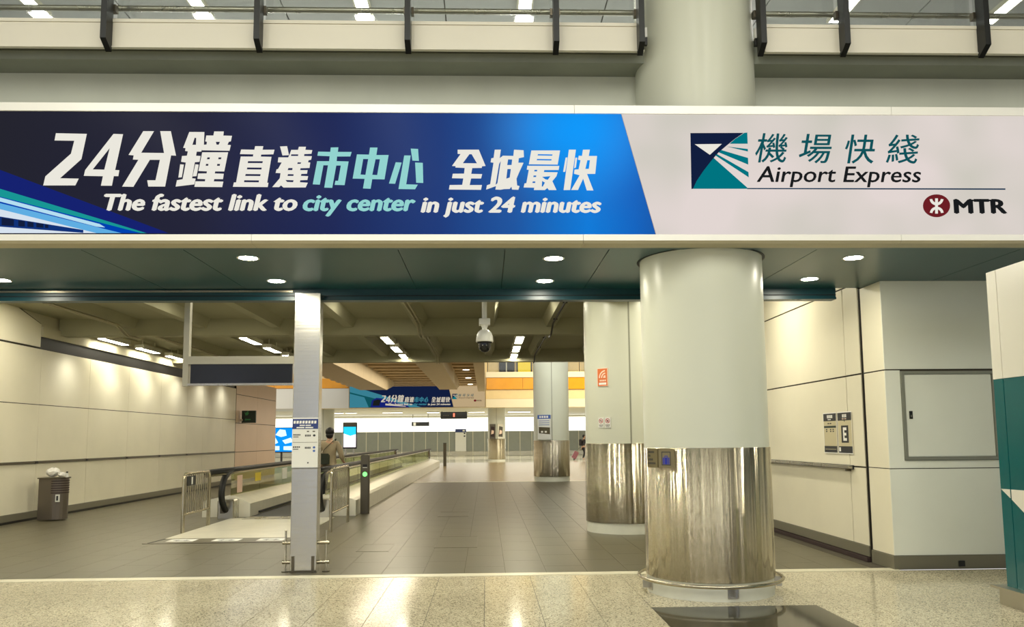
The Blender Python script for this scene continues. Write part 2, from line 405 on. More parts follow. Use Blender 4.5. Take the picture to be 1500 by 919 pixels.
def finish_prints():
    """turn all the outlines into meshes in one go"""
    tmp = []
    for job in JOBS:
        for cu in job[1]:
            t = bpy.data.objects.new('temporary', cu); C.objects.link(t); tmp.append(t)
    dg = bpy.context.evaluated_depsgraph_get(); i = 0
    for o, cus, y, bb, bold in JOBS:
        mb = MB()
        for cu in cus:
            ev = tmp[i].evaluated_get(dg); me = ev.to_mesh(); i += 1
            v = [tuple(q.co) for q in me.vertices]; f = [tuple(q.vertices) for q in me.polygons]; ev.to_mesh_clear()
            if bb is None:
                mb.add([(q[0], y, q[1]) for q in v], f); continue
            if not v: continue
            xs = [q[0] for q in v]; zs = [q[1] for q in v]; x0, x1, z0, z1 = min(xs)-bold, max(xs)+bold, min(zs)-bold*0.6, max(zs)+bold*0.6
            sx = (bb[2]-bb[0])/(x1-x0); sz = (bb[3]-bb[1])/(z1-z0)
            offs = [(0, 0)] if bold == 0 else [(-bold, 0), (bold, 0), (0, bold*0.6), (0, -bold*0.6), (-bold*.5, 0), (bold*.5, 0)]
            for dx, dz in offs:
                mb.add([(bb[0]+(q[0]+dx-x0)*sx, y, bb[1]+(q[1]+dz-z0)*sz) for q in v], f)
        o.data.from_pydata(mb.v, [], mb.f); o.data.update()
    for t in tmp: bpy.data.objects.remove(t)
    for job in JOBS:
        for cu in job[1]: bpy.data.curves.remove(cu)

# ---- traced outlines of the printed lettering and logos, in metres on the sign face
GW= [[[(-4.233,1.033),(-3.953,1.028),(-3.991,0.789),(-4.175,0.608),(-4.007,0.605),(-4.035,0.541),(-4.323,0.54),(-4.308,0.625),(-4.088,0.84),(-4.064,0.962),(-4.242,0.964)]],[[(-3.712,1.029),(-3.625,1.026),(-3.683,0.687),(-3.645,0.685),(-3.652,0.629),(-3.693,0.629),(-3.706,0.539),(-3.805,0.539),(-3.791,0.628),(-3.963,0.631),(-3.953,0.686)],[(-3.741,0.893),(-3.885,0.692),(-3.781,0.69)]],[[(-3.443,1.056),(-3.345,1.056),(-3.454,0.851),(-3.247,0.849),(-3.289,1.057),(-3.192,1.057),(-3.137,0.824),(-3.182,0.826),(-3.226,0.532),(-3.378,0.532),(-3.39,0.591),(-3.315,0.591),(-3.282,0.784),(-3.373,0.784),(-3.512,0.529),(-3.614,0.531),(-3.477,0.784),(-3.527,0.786),(-3.521,0.825),(-3.568,0.83)]],[[(-3.024,1.05),(-2.886,1.05),(-2.887,0.928),(-2.91,0.863),(-2.95,0.863),(-2.955,0.824),(-2.914,0.822),(-2.922,0.766),(-2.964,0.762),(-2.985,0.611),(-2.952,0.607),(-2.963,0.553),(-3.131,0.532),(-3.121,0.592),(-3.07,0.602),(-3.046,0.759),(-3.089,0.766),(-3.083,0.821),(-3.038,0.824),(-3.031,0.865),(-3.056,0.869),(-3.053,0.895),(-3.075,0.899)],[(-2.973,0.995),(-2.959,0.993),(-2.959,0.928),(-2.992,0.928)]],[[(-3.097,0.742),(-3.063,0.74),(-3.078,0.62),(-3.109,0.617)]],[[(-2.959,0.743),(-2.928,0.74),(-2.945,0.631),(-2.98,0.628)]],[[(-2.797,1.056),(-2.709,1.056),(-2.712,1.017),(-2.633,1.015),(-2.642,0.962),(-2.66,0.958),(-2.672,0.929),(-2.641,0.927),(-2.652,0.872),(-2.903,0.876),(-2.895,0.928),(-2.863,0.931),(-2.86,0.957),(-2.876,0.961),(-2.868,1.017),(-2.803,1.017)],[(-2.779,0.957),(-2.741,0.957),(-2.753,0.929),(-2.772,0.931)]],[[(-2.9,0.857),(-2.664,0.858),(-2.694,0.676),(-2.777,0.676),(-2.78,0.657),(-2.698,0.654),(-2.704,0.603),(-2.783,0.603),(-2.787,0.582),(-2.7,0.58),(-2.709,0.528),(-2.961,0.53),(-2.954,0.582),(-2.867,0.582),(-2.865,0.602),(-2.936,0.605),(-2.931,0.656),(-2.854,0.657),(-2.852,0.676),(-2.929,0.68)],[(-2.851,0.809),(-2.829,0.809),(-2.831,0.791),(-2.856,0.791)],[(-2.75,0.809),(-2.724,0.809),(-2.727,0.791),(-2.752,0.791)],[(-2.862,0.747),(-2.84,0.747),(-2.842,0.729),(-2.865,0.729)],[(-2.76,0.747),(-2.734,0.747),(-2.737,0.729),(-2.762,0.729)]],[[(-2.419,0.917),(-2.344,0.917),(-2.35,0.883),(-2.241,0.884),(-2.25,0.84),(-2.362,0.837),(-2.364,0.818),(-2.267,0.816),(-2.301,0.57),(-2.289,0.57),(-2.295,0.529),(-2.612,0.531),(-2.604,0.572),(-2.584,0.573),(-2.548,0.818),(-2.436,0.818),(-2.434,0.839),(-2.556,0.841),(-2.546,0.885),(-2.425,0.883)],[(-2.48,0.774),(-2.345,0.774),(-2.348,0.756),(-2.483,0.756)],[(-2.486,0.714),(-2.354,0.713),(-2.356,0.695),(-2.489,0.696)],[(-2.499,0.652),(-2.363,0.651),(-2.365,0.633),(-2.503,0.634)],[(-2.51,0.593),(-2.376,0.592),(-2.378,0.574),(-2.512,0.575)]],[[(-2.191,0.915),(-2.126,0.918),(-2.107,0.832),(-2.167,0.829)]],[[(-2.018,0.913),(-1.953,0.913),(-1.958,0.884),(-1.894,0.881),(-1.902,0.846),(-1.967,0.843),(-1.969,0.825),(-1.897,0.823),(-1.904,0.789),(-1.926,0.785),(-1.931,0.765),(-1.911,0.763),(-1.917,0.711),(-2.0,0.708),(-2.002,0.69),(-1.934,0.69),(-1.939,0.656),(-1.991,0.654),(-1.995,0.636),(-1.928,0.633),(-1.935,0.597),(-2.0,0.594),(-2.002,0.576),(-1.93,0.571),(-1.949,0.526),(-2.152,0.525),(-2.174,0.545),(-2.191,0.529),(-2.254,0.529),(-2.187,0.613),(-2.181,0.661),(-2.226,0.663),(-2.218,0.697),(-2.205,0.7),(-2.173,0.762),(-2.208,0.764),(-2.204,0.811),(-2.114,0.811),(-2.1,0.843),(-2.088,0.883),(-2.025,0.883)],[(-2.113,0.652),(-2.061,0.651),(-2.063,0.635),(-2.117,0.635)],[(-2.135,0.596),(-2.06,0.594),(-2.065,0.576),(-2.119,0.578)],[(-2.11,0.71),(-2.072,0.71),(-2.074,0.69),(-2.117,0.69)],[(-2.026,0.765),(-1.993,0.763),(-2.0,0.75),(-2.03,0.749)],[(-2.087,0.84),(-2.022,0.84),(-2.024,0.825),(-2.089,0.825)]],[[(-0.552,0.89),(-0.355,0.891),(-0.293,0.735),(-0.326,0.731),(-0.329,0.716),(-0.417,0.714),(-0.426,0.659),(-0.325,0.657),(-0.335,0.615),(-0.428,0.615),(-0.441,0.552),(-0.327,0.553),(-0.336,0.507),(-0.633,0.509),(-0.626,0.552),(-0.51,0.554),(-0.5,0.615),(-0.605,0.617),(-0.597,0.66),(-0.493,0.661),(-0.487,0.715),(-0.573,0.719),(-0.571,0.732),(-0.605,0.734),(-0.525,0.848),(-0.552,0.85)],[(-0.443,0.847),(-0.422,0.847),(-0.373,0.76),(-0.504,0.761)]],[[(-0.207,0.891),(-0.15,0.892),(-0.161,0.81),(-0.131,0.834),(-0.034,0.832),(-0.027,0.892),(0.062,0.887),(0.065,0.821),(0.017,0.81),(0.012,0.767),(0.061,0.767),(0.016,0.668),(-0.006,0.614),(-0.001,0.549),(0.022,0.544),(0.01,0.508),(-0.049,0.51),(-0.054,0.538),(-0.07,0.516),(-0.123,0.514),(-0.155,0.508),(-0.203,0.51),(-0.197,0.543),(-0.289,0.509),(-0.281,0.551),(-0.251,0.561),(-0.219,0.766),(-0.246,0.77),(-0.239,0.809),(-0.218,0.812)],[(-0.083,0.799),(-0.045,0.797),(-0.051,0.745),(-0.092,0.744)],[(-0.09,0.706),(-0.058,0.706),(-0.069,0.625),(-0.101,0.614)],[(-0.167,0.755),(-0.151,0.782),(-0.184,0.57),(-0.201,0.555)]],[[(0.134,0.885),(0.403,0.886),(0.379,0.75),(0.11,0.752)],[(0.196,0.85),(0.332,0.848),(0.329,0.835),(0.192,0.837)],[(0.187,0.804),(0.323,0.802),(0.32,0.789),(0.183,0.791)]],[[(0.096,0.738),(0.394,0.737),(0.387,0.698),(0.253,0.697),(0.249,0.678),(0.378,0.676),(0.365,0.637),(0.327,0.591),(0.365,0.506),(0.294,0.506),(0.279,0.526),(0.257,0.506),(0.154,0.506),(0.158,0.528),(0.059,0.53),(0.068,0.569),(0.085,0.571),(0.109,0.699),(0.09,0.701)],[(0.162,0.699),(0.188,0.699),(0.185,0.684),(0.159,0.684)],[(0.153,0.645),(0.178,0.645),(0.176,0.63),(0.15,0.63)],[(0.144,0.588),(0.169,0.588),(0.167,0.573),(0.141,0.573)],[(0.232,0.631),(0.31,0.639),(0.285,0.604),(0.264,0.608)],[(0.232,0.593),(0.258,0.577),(0.237,0.539),(0.228,0.539)]],[[(0.486,0.894),(0.552,0.894),(0.492,0.507),(0.431,0.506)]],[[(0.454,0.817),(0.472,0.819),(0.457,0.724),(0.448,0.681),(0.429,0.68)]],[[(0.545,0.817),(0.563,0.817),(0.549,0.724),(0.532,0.713)]],[[(0.618,0.894),(0.683,0.895),(0.671,0.834),(0.749,0.834),(0.729,0.662),(0.652,0.661),(0.709,0.503),(0.647,0.503),(0.615,0.616),(0.565,0.507),(0.501,0.507),(0.583,0.648),(0.53,0.663),(0.536,0.703),(0.574,0.705),(0.593,0.792),(0.569,0.799),(0.578,0.836),(0.608,0.834)],[(0.657,0.793),(0.682,0.793),(0.67,0.71),(0.637,0.709)]]]
GA= [[[(-1.725,0.907),(-1.655,0.909),(-1.659,0.865),(-1.532,0.865),(-1.544,0.822),(-1.666,0.821),(-1.669,0.777),(-1.559,0.774),(-1.593,0.549),(-1.685,0.551),(-1.678,0.59),(-1.653,0.59),(-1.63,0.735),(-1.672,0.735),(-1.706,0.523),(-1.779,0.525),(-1.748,0.737),(-1.79,0.737),(-1.82,0.553),(-1.885,0.556),(-1.848,0.776),(-1.738,0.776),(-1.734,0.823),(-1.847,0.828),(-1.84,0.867),(-1.729,0.865)]],[[(-1.363,0.908),(-1.294,0.908),(-1.304,0.836),(-1.191,0.837),(-1.227,0.604),(-1.34,0.606),(-1.354,0.515),(-1.424,0.518),(-1.41,0.609),(-1.52,0.611),(-1.483,0.842),(-1.372,0.84)],[(-1.425,0.798),(-1.379,0.798),(-1.403,0.647),(-1.448,0.65)],[(-1.311,0.796),(-1.271,0.796),(-1.295,0.645),(-1.34,0.648)]],[[(-1.125,0.768),(-1.07,0.765),(-1.129,0.563),(-1.186,0.565)]],[[(-1.047,0.833),(-0.987,0.833),(-1.027,0.558),(-0.92,0.555),(-0.945,0.511),(-1.098,0.513)]],[[(-0.987,0.899),(-0.919,0.896),(-0.911,0.781),(-0.971,0.784)]],[[(-0.946,0.766),(-0.875,0.763),(-0.87,0.571),(-0.935,0.573)]]]
NAVY= [[[(1.635,1.06),(2.142,1.064),(2.056,1.005),(1.971,0.936),(1.896,0.872),(1.821,0.787),(1.746,0.692),(1.681,0.598),(1.643,0.521),(1.629,0.519)]]]
TEAL= [[[(1.643,0.521),(1.681,0.598),(1.746,0.692),(1.821,0.787),(1.848,0.819),(2.153,0.536),(2.163,0.522)]],[[(2.176,1.067),(2.147,1.064),(2.056,1.003),(2.003,0.957),(2.176,0.958)]],[[(1.971,0.931),(2.175,0.907),(2.176,0.882)]],[[(1.923,0.896),(2.174,0.82),(2.174,0.755),(1.896,0.874)]],[[(1.883,0.855),(2.173,0.683),(2.174,0.632),(1.862,0.846)]]]
WT= [[[(1.673,0.951),(1.93,0.955),(1.813,0.849)]]]
LINE= [[[(2.154,0.53),(4.623,0.531),(4.622,0.517),(2.154,0.519)]]]
OVAL= [[[(4.08,0.362),(4.076,0.34),(4.067,0.32),(4.054,0.3),(4.037,0.284),(4.016,0.27),(3.993,0.26),(3.968,0.253),(3.943,0.251),(3.917,0.253),(3.893,0.26),(3.871,0.27),(3.852,0.284),(3.837,0.3),(3.826,0.319),(3.82,0.34),(3.819,0.362),(3.823,0.383),(3.831,0.404),(3.845,0.423),(3.862,0.44),(3.883,0.454),(3.906,0.464),(3.931,0.47),(3.956,0.472),(3.982,0.47),(4.006,0.464),(4.028,0.454),(4.047,0.44),(4.062,0.423),(4.073,0.404),(4.079,0.383)]]]
MT= [[[(3.94,0.433),(3.967,0.433),(3.958,0.286),(3.931,0.286)]],[[(4.02,0.424),(4.013,0.405),(4.002,0.389),(3.987,0.376),(3.969,0.368),(3.95,0.365),(3.931,0.368),(3.914,0.376),(3.9,0.389),(3.891,0.405),(3.887,0.424),(3.912,0.427),(3.915,0.416),(3.921,0.406),(3.929,0.398),(3.94,0.393),(3.951,0.391),(3.963,0.393),(3.974,0.398),(3.984,0.406),(3.991,0.416),(3.995,0.427)]],[[(3.88,0.295),(3.887,0.313),(3.898,0.33),(3.913,0.342),(3.931,0.35),(3.95,0.353),(3.969,0.35),(3.986,0.342),(4.0,0.33),(4.009,0.314),(4.013,0.295),(3.987,0.291),(3.985,0.303),(3.979,0.313),(3.971,0.321),(3.96,0.326),(3.949,0.327),(3.937,0.326),(3.926,0.321),(3.916,0.313),(3.909,0.303),(3.905,0.291)]]]
TR= {'royal':[[[(-6.171,1.242),(-4.715,0.685),(-3.241,0.121),(-3.182,0.097),(-7.551,0.096),(-7.659,1.242)]]],'teal':[[[(-7.057,1.242),(-4.705,0.508),(-3.714,0.202),(-3.378,0.097),(-3.426,0.097),(-4.701,0.435),(-7.484,1.242)]]],'blue':[[[(-7.484,1.242),(-4.701,0.435),(-3.426,0.097),(-3.827,0.097),(-7.649,1.138),(-7.658,1.242)]]],'pale':[[[(-7.657,1.224),(-4.7,0.427),(-3.802,0.182),(-3.751,0.15),(-3.83,0.157),(-4.698,0.389),(-7.652,1.17)]]],'sky':[[[(-7.645,1.104),(-4.698,0.374),(-3.603,0.097),(-3.944,0.097),(-7.64,1.048)]]],'white':[[[(-7.64,1.048),(-4.695,0.318),(-3.827,0.097),(-7.551,0.096)]]],'navy':[[[(-7.604,0.66),(-4.691,0.25),(-3.945,0.126),(-3.944,0.099),(-4.686,0.156),(-7.578,0.38)]]],'win':[[[(-4.679,0.24),(-4.568,0.223),(-4.565,0.162),(-4.675,0.169)]],[[(-4.529,0.216),(-4.47,0.207),(-4.467,0.156),(-4.526,0.16)]],[[(-4.448,0.204),(-4.392,0.195),(-4.389,0.151),(-4.445,0.155)]],[[(-4.367,0.191),(-4.303,0.181),(-4.302,0.146),(-4.365,0.15)]],[[(-4.289,0.178),(-4.259,0.174),(-4.258,0.143),(-4.287,0.145)]]]}
DIAG= [(0.984,1.234),(1.283,0.075)]
BB= {'l1':(-3.774,0.303,-2.02,0.465),'l2':(-1.973,0.253,-0.938,0.454),'l3':(-0.894,0.242,0.782,0.444),'ae':(2.247,0.538,3.82,0.741),'c1':(2.244,0.776,2.561,1.062),'c2':(2.659,0.77,2.979,1.057),'c3':(3.102,0.768,3.391,1.052),'c4':(3.487,0.769,3.825,1.054),'mtr':(4.113,0.285,4.627,0.428)}

# ================================================================== THE SETTING
LW, RW = -8.85, 4.6              # inner faces of the corridor walls
THR = 9.38                       # threshold between the halls
# ---- granite floor of the front hall, tile by tile
fl = struct(box('floor_front_hall', 'granite_joint', None, -16, 16, -12, 9.26, -0.2, -0.006))
GX, GY = 0.494, 0.5
t0 = None; cnt = 0
for iy in range(-3, 4):
    for ix in range(-16, 13):
        x0 = 1.46+ix*GX; y0 = 7.42+iy*GY
        if 0 <= ix < 3 and y0 < 7.4: continue
        y1 = min(y0+GY, 9.2)
        if y1-y0 < GY-0.01:
            o = box('tile', 'granite', fl, x0+.0025, x0+GX-.0025, y0+.0025, y1-.0025, -0.006, 0.0)
        elif t0 is None:
            t0 = o = box('tile', 'granite', fl, x0+.0025, x0+GX-.0025, y0+.0025, y0+GY-.0025, -0.006, 0.0); o0 = (x0, y0)
        else:
            o = copy_mesh(t0, 'tile', fl, (x0-o0[0], y0-o0[1], 0))
for k in range(2):
    o = box('inlay_slab', 'dark_granite', fl, 1.463, 2.939, 7.417-0.9*(k+1)+.002, 7.417-0.9*k-.002, -0.006, 0.0005)
    o['label'] = 'dark polished stone inlay'
MB().box(-16, 16, -12, 5.91, -0.006, 0.0).build('paving', 'granite', fl)
MB().box(-16, 1.46-16*GX, 5.91, 9.26, -0.006, 0.0).build('paving', 'granite', fl)
MB().box(1.46+13*GX, 16, 5.91, 9.26, -0.006, 0.0).build('paving', 'granite', fl)
st = struct(box('trim_1', 'threshold', None, -9.0, 4.62, 9.205, THR, -0.2, 0.004))
# ---- corridor floor: the nearest tiles one by one, the rest as one part
fc = struct(box('floor_corridor', 'tile_joint', None, LW-0.05, RW+0.05, THR, 29.0, -0.2, -0.004))
TX, TY = 0.464, 0.93
tiles = []
ncol = int((RW-LW)/TX)+1
for iy in range(22):
    for ix in range(ncol):
        x0 = LW+ix*TX+0.245-TX; y0 = THR+0.02+iy*TY-(0.46 if ix % 2 else 0.0)
        a0, a1, b0, b1 = max(x0, LW), min(x0+TX, RW), max(y0, THR+0.01), min(y0+TY, 29.0)
        if a1-a0 < 0.03 or b1-b0 < 0.03: continue
        tiles.append((b0, a0, a1, b1))
tiles.sort()
vis = [t for t in tiles if abs(t[1]) < 0.66*t[0]]
first = set(vis[:290]); rest = MB(); tm = None
for t in tiles:
    b0, a0, a1, b1 = t; g = 0.002
    if t in first:
        if abs(a1-a0-TX) < 1e-4 and abs(b1-b0-TY) < 1e-4:
            if tm is None: tm = box('tile', 'corridor_tile', fc, a0+g, a1-g, b0+g, b1-g, -0.004, 0.0); tm0 = (a0, b0)
            else: copy_mesh(tm, 'tile', fc, (a0-tm0[0], b0-tm0[1], 0))
        else: box('tile', 'corridor_tile', fc, a0+g, a1-g, b0+g, b1-g, -0.004, 0.0)
    else: rest.box(a0+g, a1-g, b0+g, b1-g, -0.004, 0.0)
o = rest.build('far_tiles', 'corridor_tile', fc); o['kind'] = 'stuff'
struct(box('trim_2', 'threshold', None, LW, 12, 29.0, 29.25, -0.2, 0.003))
fm = struct(box('floor_middle_hall', 'hall_tile', None, -30, 20, 29.25, 52.5, -0.2, 0.0))
struct(box('floor_far_hall', 'white_floor', None, -30, 20, 52.5, 74.5, -0.2, 0.0))
# ---- access covers let into the corridor tiles (thin metal outlines)
def cover(x0, x1, y0, y1, label):
    t = thing('access_cover', ((x0+x1)/2, (y0+y1)/2, 0), label, 'floor cover', None)
    box('plate', 'corridor_tile', t, x0+.012, x1-.012, y0+.012, y1-.012, 0.0, 0.0015)
    m = MB(); m.box(x0, x1, y0, y0+.01, 0, .003); m.box(x0, x1, y1-.01, y1, 0, .003); m.box(x0, x0+.01, y0, y1, 0, .003); m.box(x1-.01, x1, y0, y1, 0, .003)
    m.build('edge_trim', 'steel_dark', t)
cover(-1.76, -1.32, 11.3, 12.05, 'square metal-edged floor cover just right of the steel pole')
cover(-0.95, -0.35, 16.2, 17.2, 'metal-edged floor cover in the corridor between walkway post and second column')
cover(-0.73, -0.13, 11.6, 12.9, 'faint floor cover in the grey corridor tiles below the hanging camera')
# ---- left wall
wl = struct(box('wall_left', 'wall_joint', None, LW-0.4, LW-0.012, 9.8, 29.35, 0.0, 3.36))
YJ = [9.8, 12.5, 14.52, 16.54, 18.57, 20.60, 22.63, 24.63, 26.0, 27.95, 29.33]
ROWS = [(0.17, 1.085), (1.135, 2.235), (2.25, 3.345)]
for a, b in zip(YJ[:-1], YJ[1:]):
    for z0, z1 in ROWS:
        g = 0.004
        box('panel', 'wall_panel', wl, LW-0.012, LW, a+g, b-g, z0, z1)
# upper part of the nearer wall with its sloping top, and the dark recess with the bulkhead above it farther on
wu = struct(MB().prism([(9.8, 3.36), (16.5, 3.36), (16.5, 3.86), (15.2, 4.2), (14.6, 4.4), (9.8, 4.4)], 'x', LW-0.4, LW-0.02).build('wall_left_upper', 'wall_joint'))
MB().prism([(9.8, 3.385), (13.0, 3.385), (13.0, 4.4), (9.8, 4.4)], 'x', LW-0.02, LW+0.0).build('panel', 'wall_panel', wu)
MB().prism([(13.01, 3.385), (16.48, 3.385), (16.48, 3.84), (15.2, 4.16), (14.4, 4.38), (13.01, 4.38)], 'x', LW-0.02, LW+0.0).build('panel', 'wall_panel', wu)
rc = struct(MB().prism([(LW-0.4, 3.36), (LW-0.06, 3.36), (LW-0.02, 3.6), (LW-0.4, 3.6)], 'y', 16.52, 29.3).build('trim_3', 'black'))
rc['label'] = 'black recessed lighting slot'
for k in range(6):
    spot('wall_washer', (LW+0.55, 17.55+k*2.03, 3.33), 28, 140, 1.0, (0, R(25), 0), rad=0.15)
struct(box('wall_left_back', 'bulkhead', None, LW-0.5, LW-0.06, 14.0, 29.3, 3.8, 4.3))
struct(box('trim_4', 'bulkhead', None, LW-0.4, LW+0.02, 16.52, 29.3, 3.6, 3.8))
rl = thing('wall_rail', (LW, 18, 1.085), 'long dark bumper rail running along the left cream wall behind the bin', 'wall rail')
MB().box(LW-0.012, LW+0.03, 9.8, 29.33, 1.09, 1.13).build('rail', 'steel_dark', rl)
for k in range(5): box('joint_cap', 'black', rl, LW-0.012, LW+0.04, 16.5+k*2.03-0.04, 16.5+k*2.03+0.04, 1.085, 1.135)
bl = struct(box('baseboard_left', 'skirting_steel', None, LW-0.012, LW+0.035, 9.8, 29.33, 0.045, 0.165))
box('groove_line', 'black', bl, LW-0.012, LW+0.02, 9.8, 29.33, 0.0, 0.045)
# wall section past the low ceiling, clad in pinkish boards
w2 = struct(box('wall_left_far', 'wall_joint', None, LW-0.4, LW-0.012, 29.37, 34.9, 0.0, 3.7))
for z0, z1 in ((0.1, 1.09), (1.11, 2.12), (2.14, 3.14), (3.16, 3.7)):
    for a, b in ((29.38, 32.1), (32.11, 34.88)):
        box('panel', 'wall_panel_pink', w2, LW-0.012, LW, a, b, z0, z1)
box('end_panel', 'wall_panel_pink', w2, LW-0.4, LW, 34.88, 34.9, 0, 3.7)
# ---- right wall and its thick end that faces the front hall
wr = struct(box('wall_right', 'wall_joint', None, RW+0.012, RW+0.4, 9.86, 34.0, 0.0, 4.05))
for a, b in ((9.885, 10.3), (10.31, 13.4), (13.41, 16.5), (16.51, 19.6), (19.61, 25.8), (25.81, 34.0)):
    for z0, z1 in ((0.185, 1.11), (1.13, 2.25), (2.27, 3.38), (3.40, 4.05)):
        box('panel', 'wall_panel', wr, RW, RW+0.012, a+.004, b-.004, z0, z1)
br = struct(box('baseboard_right', 'skirting_steel', None, RW-0.02, RW+0.012, 9.86, 34.0, 0.06, 0.18))
box('brush_strip', 'bin_slot', br, RW-0.05, RW+0.012, 9.86, 34.0, 0.0, 0.05)
we = struct(box('wall_end', 'wall_joint', None, RW+0.012, 9.0, 9.292, 9.80, 0.0, 3.3))
for z0, z1 in ((0.155, 1.12), (1.13, 2.25), (2.265, 3.298)):
    box('panel', 'wall_panel', we, RW, RW+0.012, 9.2935, 9.80, z0, z1)
    for a, b in ((RW+0.0, 5.885), (5.89, 9.0)):
        if z0 == 1.13 and a < 5:
            MB().box(a, 4.775, 9.28, 9.292, z0, z1).build('panel', 'wall_panel_grey', we)
            box('panel', 'wall_panel_grey', we, 4.775, 5.875, 9.28, 9.292, z0, 1.215)
            continue
        box('panel', 'wall_panel_grey', we, a, b, 9.28, 9.292, z0, z1)
box('expansion_joint', 'black', we, RW+0.006, RW+0.2, 9.80, 9.86, 0.0, 3.3)
box('joint_strip', 'steel_dark', we, RW-0.004, RW+0.006, 9.845, 9.86, 0.0, 3.3)
box('skirting', 'skirting_steel', we, RW-0.02, RW+0.011, 9.3005, 9.80, 0.0, 0.15)
box('skirting', 'skirting_steel', we, RW-0.02, 9.0, 9.26, 9.30, 0.0, 0.15)
sk = thing('skirting_outlet', (5.35, 9.26, 0.03), 'small black outlet in the skirting under the grey wall hatch', 'outlet')
box('socket', 'black', sk, 5.315, 5.385, 9.25, 9.262, 0.03, 0.09)
box('cover_lip', 'sign_black', sk, 5.322, 5.378, 9.246, 9.251, 0.085, 0.095)
dr = struct(MB().box(4.815, 5.845, 9.285, 9.292, 1.255, 2.205).build('door_1', 'wall_panel_grey'))
f = MB(); f.box(4.78, 4.815, 9.262, 9.292, 1.22, 2.24); f.box(5.845, 5.87, 9.262, 9.292, 1.22, 2.24); f.box(4.815, 5.845, 9.262, 9.292, 2.205, 2.24); f.box(4.815, 5.845, 9.262, 9.292, 1.22, 1.255)
f.build('door_frame', 'hatch_frame', dr)
box('door_leaf', 'wall_panel_grey', dr, 4.822, 5.838, 9.275, 9.285, 1.262, 2.198)
lk = box('lock', 'black', dr, 4.855, 4.893, 9.268, 9.275, 1.69, 1.78)
box('key_slot', 'steel', lk, 4.868, 4.88, 9.265, 9.268, 1.71, 1.735)
hr = thing('wall_handrail', (RW, 12, 1.1), 'flat grey metal handrail on the right wall below the lettered E notice', 'handrail')
MB().box(RW-0.07, RW-0.02, 10.2, 30.0, 1.095, 1.13).build('rail', 'steel', hr)
box('dark_channel', 'black', hr, RW-0.022, RW+0.0, 10.2, 30.0, 1.085, 1.135)
for y in (10.3, 13.2, 16.2, 19.2): box('bracket', 'steel_dark', hr, RW-0.06, RW, y-.02, y+.02, 1.06, 1.095)
# ---- soffit and lintel over the threshold
so = struct(box('ceiling_soffit', 'groove', None, -16, 16, 7.64, 9.78, 3.315, 3.36))
SJ = [-16, -7.6, -5.75, -3.8, -2.85, -0.83, 0.19, 1.19, 3.21, 5.22, 7.2, 16]
for a, b in zip(SJ[:-1], SJ[1:]):
    box('panel', 'soffit', so, a+.004, b-.004, 7.69, 9.74, 3.30, 3.316)
box('front_edge', 'soffit', so, -16, 16, 7.52, 7.67, 3.295, 3.316)
lt = struct(box('trim_5', 'lintel', None, -9.2, 4.28, 9.76, 9.9, 3.165, 3.6))
box('lip', 'groove', lt, -9.2, 4.28, 9.752, 9.76, 3.215, 3.225)
box('lower_lip', 'lintel', lt, -9.2, 4.28, 9.745, 9.76, 3.165, 3.19)
box('guide_rail', 'steel_tube', lt, -9.2, -2.3, 9.735, 9.752, 3.262, 3.285)
wt = struct(box('wall_over_soffit', 'concrete_paint', None, -16, 16, 8.3, 8.6, 3.36, 5.31))
# ---- balcony: slab, beam, fascia
sb = struct(box('ceiling_balcony_slab', 'slab_shade_grey', None, -16, 16, 7.98, 24.0, 5.31, 5.56))
box('floor_finish', 'upper_floor', sb, -16, 16, 8.0, 24.0, 5.56, 5.565)
fa1 = struct(box('trim_6', 'fascia_under', None, -16, 1.6, 7.815, 7.98, 5.4, 5.56))
fa2 = struct(box('trim_7', 'fascia_under', None, 2.82, 16, 7.815, 7.98, 5.4, 5.56))
for par, xs in ((fa1, [-16, -6.6, -3.66, -2.2, -0.74, 0.72, 1.6]), (fa2, [2.82, 3.62, 5.04, 6.5, 16])):
    for a, b in zip(xs[:-1], xs[1:]):
        box('fascia_panel', 'fascia', par, a+.003, b-.003, 7.80, 7.815, 5.355, 5.605)
        box('cap', 'fascia', par, a+.002, b-.002, 7.79, 7.86, 5.607, 5.64)
    box('drip_edge', 'fascia', par, xs[0], xs[-1], 7.785, 7.83, 5.345, 5.357)
# upper ceiling with its panels
uc = struct(box('ceiling_upper', 'wall_joint', None, -18, 18, -12, 24, 8.52, 8.7))
for k in range(-7, 8):
    x0 = -0.64+k*1.31
    box('panel', 'upper_ceiling', uc, x0+.01, x0+1.3, 11.0, 13.6, 8.5, 8.52)
    box('panel', 'upper_ceiling', uc, x0+.01, x0+1.3, 13.61, 24.0, 8.5, 8.52)
    box('panel', 'upper_ceiling', uc, x0+.01, x0+1.3, -12, 10.99, 8.5, 8.52)
# ---- added unseen wall behind the camera, glowing strips to streak the steel cladding
wb = struct(box('wall_back_added', 'reflection_pale', None, -18, 18, -12.3, -12.0, 0, 8.5))
xs = -17.5
for k, (wd, m) in enumerate([(1.6, 'reflection_dark'), (.7, 'reflection_glow'), (2.2, 'reflection_dark'), (1.0, 'reflection_pale'), (.5, 'reflection_glow'), (1.8, 'reflection_dark')]*5):
    if xs+wd > 17.6: break
    box('pane' if m == 'reflection_glow' else 'panel', m, wb, xs, xs+wd, -12.0, -11.95, 0.1, 5.5); xs += wd+.35  # invented strips, some glowing, only for reflections in the cladding
